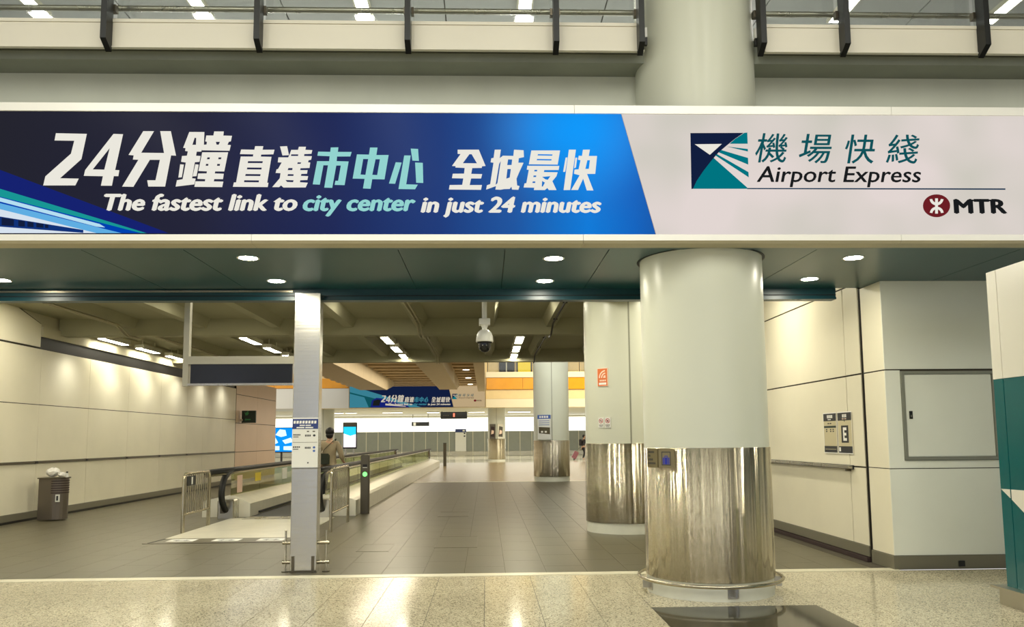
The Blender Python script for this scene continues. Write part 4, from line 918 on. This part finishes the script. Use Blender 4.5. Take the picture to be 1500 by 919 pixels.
MB().lathe([(.018, .905), (.018, .93)], -8.172, 16.40, 12).build('cap', 'black', bt)

# ---- exit sign on the pinkish wall
ex = thing('exit_sign', (LW+.22, 29.9, 2.2), 'small dark green exit sign sticking out from the left wall end', 'sign')
box('arm', 'steel', ex, LW, LW+.1, 29.85, 29.95, 2.2, 2.28)
box('case', 'exit_green', ex, LW+.06, LW+.56, 29.86, 29.94, 2.14, 2.58)
z_ = 2.2
flat_print('running_man', [[[(-.02, .20), (.06, .22), (.10, .30), (.04, .34), (-.02, .30), (-.06, .32)]], [[(.04, .345), (.09, .345), (.09, .375), (.04, .375)]]], 'exit_mark', ex, -.045)
flat_print('arrow', [[[(-.05, .06), (.0, .11), (.0, .08), (.16, .08), (.16, .04), (.0, .04), (.0, .01)]]], 'exit_mark', ex, -.045)

# ---- notices on the right wall
def wall_notice(y, zc, wd, label, kind):
    t = thing('wall_notice', (RW-.004, y, zc), label, 'notice', None, R(-90))
    h = .515
    box('board', 'sign_beige', t, -wd/2, wd/2, -.006, .003, 0, h, True)
    flat_print('border', [[[(-wd/2-.012, -.012), (wd/2+.012, -.012), (wd/2+.012, h+.012), (-wd/2-.012, h+.012)], [(-wd/2, 0), (wd/2, 0), (wd/2, h), (-wd/2, h)]]], 'print_white', t, -.0062)
    flat_print('header', [rect(-wd/2, h-.10, wd/2, h)], 'sign_black', t, -.007)
    flat_print('footer', [rect(-wd/2, 0, wd/2, .085)], 'sign_black', t, -.007)
    if kind == 'E':
        dashes('character', -.06, h-.062, .075, h-.02, 3, 'print_white', t, -.0075)
        dashes('word', -.07, h-.085, .08, h-.075, 2, 'wifi_pale', t, -.0075)
        flat_print('square', [rect(-.105, .13, .105, .35)], 'sign_black', t, -.007)
        flat_print('letter', [[[(-.05, .155), (.055, .155), (.055, .19), (-.01, .19), (-.01, .222), (.045, .222), (.045, .256), (-.01, .256), (-.01, .29), (.055, .29), (.055, .325), (-.05, .325)]]], 'print_white', t, -.009)
        flat_print('dot', [rect(-.19, .02, -.14, .07)], 'print_white', t, -.0075)
        flat_print('pin', [[[(-.015, h-.10), (.015, h-.10), (0, h-.125)]]], 'sign_black', t, -.0072)
    else:
        dashes('character', -.08, h-.062, .1, h-.02, 4, 'print_white', t, -.0075)
        dashes('word', -.06, h-.085, .08, h-.075, 1, 'print_white', t, -.0075)
        dashes('word', -.07, .375, .07, .39, 2, 'ink', t, -.007)
        flat_print('bar', [rect(-wd/2+.01, .325, wd/2-.01, .352)], 'exit_green', t, -.007)
        for x in (-.11, .02, .10):
            for z in (.27, .295): flat_print('mark', [rect(x-.02, z, x+.02, z+.016)], 'ink', t, -.007)
        flat_print('bar', [rect(-wd/2+.03, .04, wd/2-.03, .046)], 'sign_beige', t, -.0075)
wall_notice(10.84, 1.285, .40, 'wall notice with three columns of small marks, left of the E notice', 'L')
wall_notice(10.39, 1.285, .40, 'wall notice with a big white letter E in a dark square', 'E')

# ---- signs on the columns
def on_column(name, X, Y, rad, deg, z, label, cat):
    a = R(deg); return thing(name, (X+math.cos(a)*rad, Y+math.sin(a)*rad, z), label, cat, None, a+R(90))
def ellipse(cx, cz, rx, rz, n=20): return [(cx+rx*math.cos(2*math.pi*i/n), cz+rz*math.sin(2*math.pi*i/n)) for i in range(n)]
wf_ = on_column('wireless_sign', 2.26, 13.5, .625, -129, 2.34, 'orange square wireless signal sign on the second column', 'sign')
box('board', 'wifi_pale', wf_, -.095, .095, -.006, .02, -.02, .27, True)
flat_print('orange_field', [rect(-.088, -.013, .088, .263)], 'wifi_orange', wf_, -.007)
def ringseg(cx, cz, ro, ri, a0, a1, n=8):
    g = lambda r, a: (cx+r*math.cos(R(a)), cz+r*math.sin(R(a)))
    return [g(ro, a0+(a1-a0)*i/n) for i in range(n+1)]+[g(ri, a1+(a0-a1)*i/n) for i in range(n+1)]
flat_print('signal_mark', [[ringseg(.06, .115, .125, .105, 95, 180)], [ringseg(.06, .115, .085, .065, 95, 180)], [ringseg(.06, .115, .045, .0, 95, 180)]], 'wifi_pale', wf_, -.0075)
dashes('character', -.05, .06, .07, .085, 4, 'wifi_pale', wf_, -.0075)
flat_print('white_bar', [rect(-.065, .005, .07, .04)], 'print_white', wf_, -.0075)
for dg, nm in ((-133, 'small white no-smoking notice, left of a pair on the second column'), (-122, 'small white prohibition notice, right of a pair on the second column')):
    t = on_column('prohibition_notice', 2.26, 13.5, .625, dg, 1.66, nm, 'notice')
    box('board', 'notice_white', t, -.05, .05, -.005, .012, 0, .165, True)
    flat_print('red_ring', [[ellipse(0, .11, .038, .038), ellipse(0, .11, .029, .029)], [[(-.03, .13), (-.024, .136), (.03, .09), (.024, .084)]]], 'red_ink', t, -.006)
    flat_print('symbol', [rect(-.02, .103, .02, .116)] if 'smoking' in nm else [[[(-.018, .095), (.018, .095), (.012, .125), (-.012, .118)]]], 'ink', t, -.0056)
    dashes('character', -.035, .035, .04, .05, 4, 'ink', t, -.006)
    flat_print('line', [rect(-.03, .015, .03, .022)], 'ink', t, -.006)
pl = on_column('plaque', 2.2, 8.2, .624, -141, 1.215, 'metal plaque with a blue luggage symbol on the front column cladding', 'plaque')
box('board', 'plaque', pl, -.09, .09, -.005, .012, 0, .18, True)
flat_print('frame_line', [[[(-.055, .02), (.055, .02), (.055, .15), (-.055, .15)], [(-.047, .028), (.047, .028), (.047, .142), (-.047, .142)]]], 'ink', pl, -.0055)
flat_print('luggage_symbol', [rect(-.04, .03, .04, .095), [[(-.018, .095), (.018, .095), (.018, .112), (-.018, .112)], [(-.011, .095), (.011, .095), (.011, .105), (-.011, .105)]]], 'plaque_blue', pl, -.006)
flat_print('strap', [rect(-.025, .03, -.02, .095), rect(.02, .03, .025, .095)], 'plaque', pl, -.0065)
p2 = on_column('plaque', 2.2, 8.2, .624, -159, 1.215, 'narrow engraved metal plaque left of the luggage symbol plaque', 'plaque')
box('board', 'plaque', p2, -.09, .09, -.005, .012, 0, .18, True)
for i, nn in enumerate((5, 2, 4, 6)):
    dashes('character', -.07, .135-.036*i, -.07+.022*nn, .155-.036*i, nn, 'ink', p2, -.006)
pp = on_column('poster', 2.33, 29.3, .645, -117, 1.46, 'blue-headed white poster on the farther corridor column', 'poster')
box('board', 'notice_white', pp, -.25, .25, -.01, .05, 0, .86, True)
flat_print('header', [rect(-.25, .72, .25, .86)], 'ink_blue', pp, -.012)
dashes('character', -.18, .755, .18, .825, 4, 'print_white', pp, -.013)
for i in range(3): flat_print('line', [rect(-.2, .64-i*.07, .2, .66-i*.07)], 'ink_blue', pp, -.012)
flat_print('picture', [[[(-.2, .22), (.22, .18), (.22, .42), (-.2, .44)]]], 'steel_dark', pp, -.012)
flat_print('line', [rect(-.12, .24, -.04, .30), rect(.02, .24, .1, .30)], 'print_white', pp, -.013)
for dg, nm in ((-118, 'brown picture poster on the left of the distant column'), (-66, 'pale framed picture poster on the right of the distant column')):
    t = on_column('poster', 0.73, 56.7, .62, dg, 1.5, nm, 'poster')
    box('board', 'off_white' if dg > -100 else 'steel_dark', t, -.21, .21, -.01, .06, 0, 1.0, True)
    flat_print('picture', [[[(-.16, .15), (.16, .12), (.17, .8), (-.1, .86)]]], 'steel_dark' if dg > -100 else 'bin_slot', t, -.012)
    flat_print('picture', [[[(-.1, .3), (.1, .35), (.12, .55), (-.06, .6)]]], 'wifi_pale', t, -.013)

# ---- teal and white kiosk on the right edge
kx = 4.6
kk = thing('check_in_kiosk', (5.6, 6.2, 0), 'teal and white panelled kiosk on a steel base at the right edge', 'kiosk')
for a, b in ((5.1, 6.09), (6.1, 7.125), (7.135, 7.27)):
    MB().box(kx, 6.6, a, b, 0.17, 1.998).build('teal_panel', 'teal_panel', kk)
    MB().box(kx-.004, 6.6, a, b, 2.0, 2.98).build('white_panel', 'kiosk_white', kk)
MB().prism([(kx-.02, 0), (6.6, 0), (6.6, .17), (kx-.1, .17), (kx-.1, .15), (kx-.02, .13)], 'y', 5.05, 7.36).build('steel_base', 'steel', kk)
MB().prism([(7.262, 1.02), (7.14, 1.022), (7.14, .946)], 'x', kx-.004, kx+.01).build('white_arrow', 'kiosk_white', kk)
MB().prism([(7.12, 1.022), (6.3, 1.035), (6.3, .40), (7.12, .935)], 'x', kx-.004, kx+.01).build('white_arrow', 'kiosk_white', kk)

# ---- conduits on the corridor ceiling
def conduit(x, label, m, r=.018, pair=True):
    t = thing('ceiling_conduit', (x, 17, 3.7), label, 'conduit')
    for k in range(2 if pair else 1):
        xx = x+k*.07
        MB().tube([(xx, 10.0, 3.84), (xx, 16.6, 3.84), (xx, 17.1, 3.68), (xx, 17.6, 3.68), (xx, 18.1, 3.84), (xx, 22.8, 3.84), (xx, 23.2, 3.68), (xx, 23.6, 3.68)], r, 6).build('pipe', m, t)
    for y in (12, 14, 16, 19, 21): box('clip', m, t, x-.04, x+(.12 if pair else .04), y-.02, y+.02, 3.83, 3.862)
conduit(-7.45, 'pair of pale conduits on the ceiling rib nearest the left wall', 'conduit')
conduit(-1.40, 'pair of pale conduits on the ceiling rib left of the camera', 'conduit')
conduit(1.38, 'single black cable along the ceiling rib right of the camera', 'black', .02, False)

# ---- far hall things
def far_banner():
    t = thing('banner_sign', (-4.6, 54.95, 3.62), 'small distant copy of the blue banner hanging in the far hall', 'sign')
    box('box_body', 'sign_under', t, -4.5, 4.55, 0.0, .2, -.02, 1.46, True)
    flat_print('blue_panel', [[[(-4.48, .02), (2.42, .02), (2.08, 1.42), (-4.48, 1.42)]]], 'lb_navy', t, -.01)
    flat_print('pale_panel', [[[(2.44, .02), (4.52, .02), (4.52, 1.42), (2.10, 1.42)]]], 'far_cream', t, -.01)
    s = .908; ox, oz = 1.53, -.12
    tr = lambda G: [[[(p[0]*s+ox, p[1]*s+oz) for p in lp] for lp in pc] for pc in G]
    for ids in ((0,), (1,), (2,), (3, 4, 5, 6, 7), (8,), (9, 10), (11,), (12,), (13, 14), (15, 16, 17, 18)):
        flat_print('white_character', tr(CH(GW, ids)), 'far_white', t, -.02)
    for ids in ((0,), (1,), (2, 3, 4, 5)):
        flat_print('aqua_character', tr(CH(GA, ids)), 'far_teal', t, -.02)
    tb = lambda b: (b[0]*s+ox, b[1]*s+oz, b[2]*s+ox, b[3]*s+oz)
    text_print('slogan_lettering', 'The fastest link to', tb(BB['l1']), 'far_white', t, -.02, .2, .045)
    text_print('slogan_lettering', 'city center', tb(BB['l2']), 'far_teal', t, -.02, .2, .045)
    text_print('slogan_lettering', 'in just 24 minutes', tb(BB['l3']), 'far_white', t, -.02, .2, .045)
    s2 = .66; ox2, oz2 = 1.27, .2
    tr2 = lambda G: [[[(p[0]*s2+ox2, p[1]*s2+oz2) for p in lp] for lp in pc] for pc in G]
    tb2 = lambda b: (b[0]*s2+ox2, b[1]*s2+oz2, b[2]*s2+ox2, b[3]*s2+oz2)
    flat_print('logo_navy_field', tr2(NAVY), 'lb_navy', t, -.02); flat_print('logo_teal_rays', tr2(TEAL), 'lb_teal', t, -.021); flat_print('logo_white_wing', tr2(WT), 'far_white', t, -.022)
    for k, ch in (('c1', '機'), ('c2', '場'), ('c3', '快'), ('c4', '綫')): text_print('name_lettering', ch, tb2(BB[k]), 'lb_tealink', t, -.02, .2)
    text_print('name_lettering', 'Airport Express', tb2(BB['ae']), 'lb_ink', t, -.02, .2)
    bo = tb2(BB['mtr']); text_print('roundel_lettering', 'MTR', bo, 'lb_ink', t, -.02, 0, .02)
    flat_print('roundel', tr2(OVAL), 'lb_red', t, -.02)
    flat_print('train_artwork', [[[(-4.48, 1.42), (-4.2, 1.42), (.3, .02), (-.5, .02), (-4.48, 1.05)]]], 'far_teal', t, -.014)
    flat_print('train_artwork', [[[(-4.48, 1.05), (-.5, .02), (-4.48, .02)]]], 'lb_tealink', t, -.015)
    flat_print('train_artwork', [[[(-4.48, .95), (-3.5, .7), (-3.2, .02), (-4.48, .02)]]], 'far_teal', t, -.016)
    flat_print('train_nose', [[[(-3.1, .02), (-3.0, .5), (-2.7, .66), (-2.3, .62), (-1.9, .5), (-.6, .12), (-.5, .02)]]], 'lb_royal', t, -.017)
    flat_print('train_windscreen', [[[(-2.95, .14), (-2.88, .48), (-2.6, .56), (-2.42, .5), (-2.5, .14)]]], 'lb_ink', t, -.018)
    flat_print('train_stripe', [[[(-2.1, .16), (-.75, .06), (-.75, .1), (-2.1, .28)]]], 'far_white', t, -.018)
far_banner()
def far_hang(x0, x1, y, z0, z1, label, red):
    t = thing('hanging_sign', ((x0+x1)/2, y, z0), label, 'sign')
    box('panel', 'sign_black', t, x0, x1, y, y+.15, z0, z1)
    for x in (x0+.1, x1-.1): MB().tube([(x, y+.07, z1), (x, y+.07, 3.6)], .025, 6).build('hanger', 'steel_dark', t)
    if red: box('lit_digit', 'led_red', t, (x0+x1)/2-.05, (x0+x1)/2+.07, y-.02, y, z0+.15, z0+.42)
    else: box('lit_mark', 'notice_white', t, x0+.15, x0+.35, y-.02, y, z0+.05, z1-.05)
    for k in range(4): box('dim_text', 'steel_dark', t, x0+.2+k*.12, x0+.27+k*.12, y-.012, y, z0+.22, z0+.3)
far_hang(-3.42, -1.42, 62.0, 3.02, 3.55, 'larger dark hanging sign with a lit red digit in the far hall', True)
far_hang(-6.22, -4.75, 69.0, 2.60, 2.95, 'smaller dark hanging sign with a white mark in the far hall', False)
ds = thing('display_screen', (-8.5, 52, 0), 'standing portrait display screen glowing blue and white beyond the walkway', 'display')
MB().bbox(-8.98, -8.1, 51.9, 52.1, .95, 2.6, .03).build('case', 'sign_black', ds)
box('header', 'steel_dark', ds, -8.95, -8.13, 51.86, 52.05, 2.35, 2.6)
box('picture', 'screen_white', ds, -8.92, -8.16, 51.88, 51.9, 1.05, 1.7)
box('picture_sky', 'screen_cyan', ds, -8.92, -8.16, 51.875, 51.9, 1.7, 2.32)
MB().prism([(-8.92, 1.45), (-8.16, 1.62), (-8.16, 1.85), (-8.5, 1.75), (-8.92, 1.9)], 'y', 51.865, 51.89).build('picture_wave', 'screen_white', ds)
for x in (-8.8, -8.3): box('leg', 'steel', ds, x-.05, x+.05, 51.95, 52.05, 0, .95)
box('foot', 'steel_dark', ds, -9.0, -8.08, 51.8, 52.2, 0, .03)
ad = thing('advert_board', (-14.8, 60, 0), 'bright blue advertising screen left of the steel pole in the far hall', 'screen')
MB().box(-15.9, -13.6, 60.0, 60.15, .65, 2.45).build('case', 'sign_black', ad)
box('picture', 'ad_blue', ad, -15.85, -13.65, 59.97, 60.0, .7, 2.4)
for q in ([(-15.2, 1.9), (-14.9, 2.3), (-14.5, 2.25), (-14.4, 1.85), (-14.8, 1.75)], [(-15.7, 1.4), (-15.2, 1.7), (-15.0, 1.35), (-15.3, 1.2)], [(-14.7, 1.5), (-14.1, 1.7), (-13.9, 1.4), (-14.5, 1.25)], [(-15.7, .8), (-14.9, .8), (-14.9, 1.1), (-15.7, 1.1)], [(-14.6, .82), (-13.8, .78), (-13.8, 1.1), (-14.6, 1.08)]):
    MB().prism(q, 'y', 59.95, 59.97).build('picture_patch', 'ad_white', ad)
for x in (-15.6, -14.75, -13.9): box('leg', 'black', ad, x-.05, x+.05, 59.9, 60.1, 0, .7)
ip = thing('info_panel', (-2.27, 73.99, 0.0), 'white wall panel with a blue header among the far grey doors', 'notice')
box('board', 'print_white', ip, -2.76, -1.78, 73.95, 74.03, .42, 2.1)
box('header', 'notice_blue', ip, -2.76, -1.78, 73.94, 74.03, 2.1, 2.4)
box('foot_plate', 'kick_plate', ip, -2.76, -1.78, 73.95, 74.03, 0.0, .42)
for z in (1.95, 1.7): box('mark', 'ink', ip, -2.0, -1.86, 73.93, 73.95, z, z+.12)
box('header_mark', 'print_white', ip, -2.1, -1.9, 73.925, 73.94, 2.18, 2.32)
# ================================================================== PEOPLE
def skin_mesh(nodes, edges, root=0, sub=2):
    """grow one continuous surface over a skeleton: nodes = (x, y, z, rx, ry)"""
    me = bpy.data.meshes.new('temporary'); me.from_pydata([n[:3] for n in nodes], edges, []); me.update()
    o = bpy.data.objects.new('temporary', me); C.objects.link(o)
    md = o.modifiers.new('skin', 'SKIN'); md.use_smooth_shade = True
    if not me.skin_vertices: raise RuntimeError('no skin layer')
    for i, n in enumerate(nodes):
        sv = me.skin_vertices[0].data[i]; sv.radius = (n[3], n[4] if len(n) > 4 else n[3]); sv.use_root = (i == root)
    ss = o.modifiers.new('sub', 'SUBSURF'); ss.levels = sub; ss.render_levels = sub
    dg = bpy.context.evaluated_depsgraph_get(); ev = o.evaluated_get(dg); m2 = ev.to_mesh()
    mb = MB(); mb.add([tuple(p.co) for p in m2.vertices], [tuple(p.vertices) for p in m2.polygons], True)
    ev.to_mesh_clear(); bpy.data.objects.remove(o); bpy.data.meshes.remove(me)
    return mb
def chain(nodes, edges, start, pts):
    a = start
    for p in pts:
        nodes.append(p); edges.append((a, len(nodes)-1)); a = len(nodes)-1
    return a
def hand(nodes, edges, w, d, side, s=1.0):
    """palm and five bent fingers beyond wrist node w; d = direction the fingers point"""
    p = Vector(nodes[w][:3]); d = Vector(d).normalized(); ax = Vector((0, 1, 0)); ax = (ax-d*ax.dot(d)).normalized(); nr = d.cross(ax)
    q = p+d*.05*s
    nodes.append((*q, .026*s, .018*s)); edges.append((w, len(nodes)-1)); pm = len(nodes)-1
    for i, (o_, ln) in enumerate(((-.028, .065), (-.009, .075), (.010, .072), (.028, .058))):
        a = q+d*.035*s+ax*o_*s; b = a+d*ln*.5*s+nr*.006*side; c = b+d*ln*.42*s+nr*.02*side
        chain(nodes, edges, pm, [(*a, .009*s), (*b, .0085*s), (*c, .0075*s)])
    a = p+d*.03*s+ax*.036*s; b = a+d*.03*s+ax*.018*s
    chain(nodes, edges, w, [(*a, .011*s), (*b, .009*s)])
# ---- the man on the walkway, seen from behind (he faces away from the camera, +y)
MX, MY = -3.60, 19.1
man = thing('person', (MX, MY, 0.006), 'man in a beige shirt and dark trousers standing on the moving walkway, seen from behind', 'person')
N = [(0, 0, .94, .13, .10)]; E = []
ch = chain(N, E, 0, [(0, -.01, 1.10, .13, .095), (0, -.015, 1.26, .15, .10), (0, -.015, 1.39, .12, .085)])
nk = chain(N, E, ch, [(0, 0, 1.49, .055, .055), (0, .015, 1.56, .06, .065), (0, .025, 1.64, .078, .092), (0, .02, 1.71, .07, .085)])
N.append((0, .118, 1.625, .014, .014)); E.append((nk-1, len(N)-1))          # nose
for s in (-1, 1):
    N.append((s*.082, .015, 1.63, .014, .022)); E.append((nk-1, len(N)-1))   # ear
la = chain(N, E, ch, [(-.19, -.01, 1.41, .055), (-.235, -.03, 1.27, .045), (-.245, -.03, 1.13, .038), (-.215, .05, 1.00, .032), (-.20, .09, .90, .024)])
hand(N, E, la, (.02, .15, -1), 1)
ra = chain(N, E, ch, [(.19, -.01, 1.41, .055), (.245, -.04, 1.27, .045), (.275, -.02, 1.13, .038), (.285, .12, 1.02, .032), (.29, .22, .98, .024)])
hand(N, E, ra, (.1, 1, -.1), -1)
for s in (-1, 1):
    chain(N, E, 0, [(s*.095, 0, .86, .085), (s*.105, .015, .62, .07), (s*.11, .02, .47, .055), (s*.115, -.005, .25, .05), (s*.12, -.02, .07, .038), (s*.13, .10, .035, .034), (s*.13, .18, .03, .026)])
skin_mesh(N, E).build('body', 'skin', man, True)
# shirt
N = [(0, -.01, 1.06, .165, .125)]; E = []
chain(N, E, 0, [(0, 0, .93, .17, .13), (0, 0, .86, .17, .13)])
ch = chain(N, E, 0, [(0, -.015, 1.22, .175, .125), (0, -.015, 1.36, .15, .105), (0, -.005, 1.45, .075, .07)])-1
for s in (-1, 1):
    if s < 0: chain(N, E, ch, [(-.17, -.01, 1.405, .08), (-.235, -.03, 1.27, .07), (-.245, -.03, 1.13, .058), (-.222, .03, 1.03, .05)])
    else: chain(N, E, ch, [(.17, -.01, 1.405, .08), (.245, -.04, 1.27, .07), (.275, -.02, 1.13, .06), (.283, .08, 1.05, .052)])
sh = skin_mesh(N, E).build('shirt', 'shirt', man, True)
MB().lathe([(.07, 1.45), (.078, 1.46), (.072, 1.50), (.062, 1.495)], 0, .0, 20, cap=False).build('collar', 'shirt', sh, True)
# trousers and shoes
N = [(0, 0, .90, .15, .115)]; E = []
for s in (-1, 1):
    chain(N, E, 0, [(s*.09, 0, .80, .10, .11), (s*.105, .012, .60, .085), (s*.11, .015, .45, .072), (s*.115, -.005, .25, .066), (s*.12, -.02, .09, .062)])
skin_mesh(N, E).build('trousers', 'trousers', man, True)
for s in (-1, 1):
    N = [(s*.12, -.05, .045, .045)]; E = []
    chain(N, E, 0, [(s*.125, .04, .045, .046), (s*.13, .13, .04, .046), (s*.13, .19, .035, .036)])
    skin_mesh(N, E).build('shoe', 'shoe', man, True)
# hair: a cap over crown and back of the head
hm = MB().ball(0, .008, 1.685, .102, .118, .105, 20, 14)
hm.v = [(x, min(y, .105 if z > 1.70 else (.06 if z > 1.66 else .01)), z) for x, y, z in hm.v]
hr_ = hm.build('hair', 'hair', man, True)
MB().ball(0, -.035, 1.60, .084, .072, .075, 16, 10).build('nape', 'hair', hr_, True)
bg_ = thing('crossbody_bag', (MX-.10, MY-.15, 1.0), 'dark green crossbody bag hanging at the man\'s left hip', 'bag')
m = MB().bbox(-.17, .13, -.075, .045, -.05, .19, .03)
m.build('pouch', 'bag_green', bg_, True)
MB().box(-.16, .12, -.083, -.07, .11, .195).build('flap', 'bag_green', bg_, True)
strap = [(-.05, -.02, .19), (.02, -.005, .30), (.14, .01, .42), (.22, .03, .50), (.245, .12, .525), (.22, .22, .50), (.10, .30, .35)]
MB().tube(strap, .018, 6, flat=.35).build('strap', 'bag_green', bg_, True)

# ---- distant walker with a suitcase
WX, WY = 6.80, 57.4
wk = thing('person', (WX, WY, 0), 'distant person in dark jacket and grey trousers walking beside the second column', 'person')
N = [(0, 0, .92, .12, .12)]; E = []
ch = chain(N, E, 0, [(.02, 0, 1.10, .13, .12), (.03, 0, 1.28, .15, .13), (.03, 0, 1.38, .11, .1)])
nk = chain(N, E, ch, [(.04, 0, 1.46, .05), (.05, 0, 1.53, .055), (.06, 0, 1.60, .085, .085), (.055, 0, 1.66, .07)])
N.append((.16, 0, 1.59, .014)); E.append((nk-1, len(N)-1))
for s in (-1, 1):
    N.append((.05, s*.082, 1.59, .014)); E.append((nk-1, len(N)-1))
la = chain(N, E, ch, [(.03, -.19, 1.37, .05), (-.03, -.24, 1.12, .042), (-.12, -.24, .92, .03), (-.16, -.24, .84, .023)]); hand(N, E, la, (-.3, 0, -1), 1)
ra = chain(N, E, ch, [(.03, .19, 1.37, .05), (.06, .23, 1.12, .042), (.16, .22, .95, .03), (.2, .22, .88, .023)]); hand(N, E, ra, (.3, 0, -1), -1)
chain(N, E, 0, [(0, -.09, .84, .085), (.06, -.1, .48, .06), (-.06, -.1, .10, .04), (.06, -.1, .035, .035)])
chain(N, E, 0, [(0, .09, .84, .085), (.12, .1, .48, .06), (.20, .1, .09, .04), (.32, .1, .04, .035)])
skin_mesh(N, E).build('body', 'skin', wk, True)
N = [(.02, 0, 1.05, .16, .15)]; E = []
chain(N, E, 0, [(0, 0, .88, .15, .15)])
ch = chain(N, E, 0, [(.03, 0, 1.26, .175, .15), (.03, 0, 1.38, .11, .11)])
chain(N, E, ch, [(.03, -.18, 1.36, .07), (-.03, -.24, 1.12, .06), (-.11, -.24, .94, .05)])
chain(N, E, ch, [(.03, .18, 1.36, .07), (.06, .23, 1.12, .06), (.15, .22, .97, .05)])
skin_mesh(N, E).build('jacket', 'coat_dark', wk, True)
N = [(0, 0, .86, .14, .13)]; E = []
chain(N, E, 0, [(0, -.09, .78, .1), (.06, -.1, .48, .075), (-.06, -.1, .10, .055)])
chain(N, E, 0, [(0, .09, .78, .1), (.12, .1, .48, .075), (.20, .1, .10, .055)])
skin_mesh(N, E).build('trousers', 'trousers', wk, True)
hm = MB().ball(.035, 0, 1.635, .115, .105, .11, 16, 12)
hm.v = [(min(x, .10 if z > 1.64 else .05), y, z) for x, y, z in hm.v]
hm.build('hair', 'hair', wk, True)
bp_ = tag(MB().bbox(WX-.30, WX-.12, WY-.16, WY+.16, .98, 1.42, .03).build('backpack', 'coat_dark'), 'dark backpack on the distant walker\'s back', 'backpack')
sc_ = thing('suitcase', (6.12, 57.1, 0), 'reddish wheeled suitcase tilted behind the distant walker', 'suitcase', None)
m = MB().bbox(-.16, .16, -.2, .2, .06, .58, .03)
sn, cs = math.sin(R(28)), math.cos(R(28))
m.v = [(x*cs+z*sn-.1, y, z*cs-x*sn+.06) for x, y, z in m.v]
m.build('shell', 'suitcase', sc_, True)
for y in (-.13, .13): MB().tube([(-.02, y-.02, .05), (-.02, y+.02, .05)], .045, 12).build('wheel', 'rubber', sc_, True)
MB().tube([(.15, -.08, .58), (.40, -.08, .86), (.40, .08, .86), (.15, .08, .58)], .012, 6).build('pull_handle', 'steel_dark', sc_, True)

# ------------------------------------------------------------------ tidy up
finish_prints()
for o in bpy.data.objects:
    if '_abs' in o: del o['_abs']
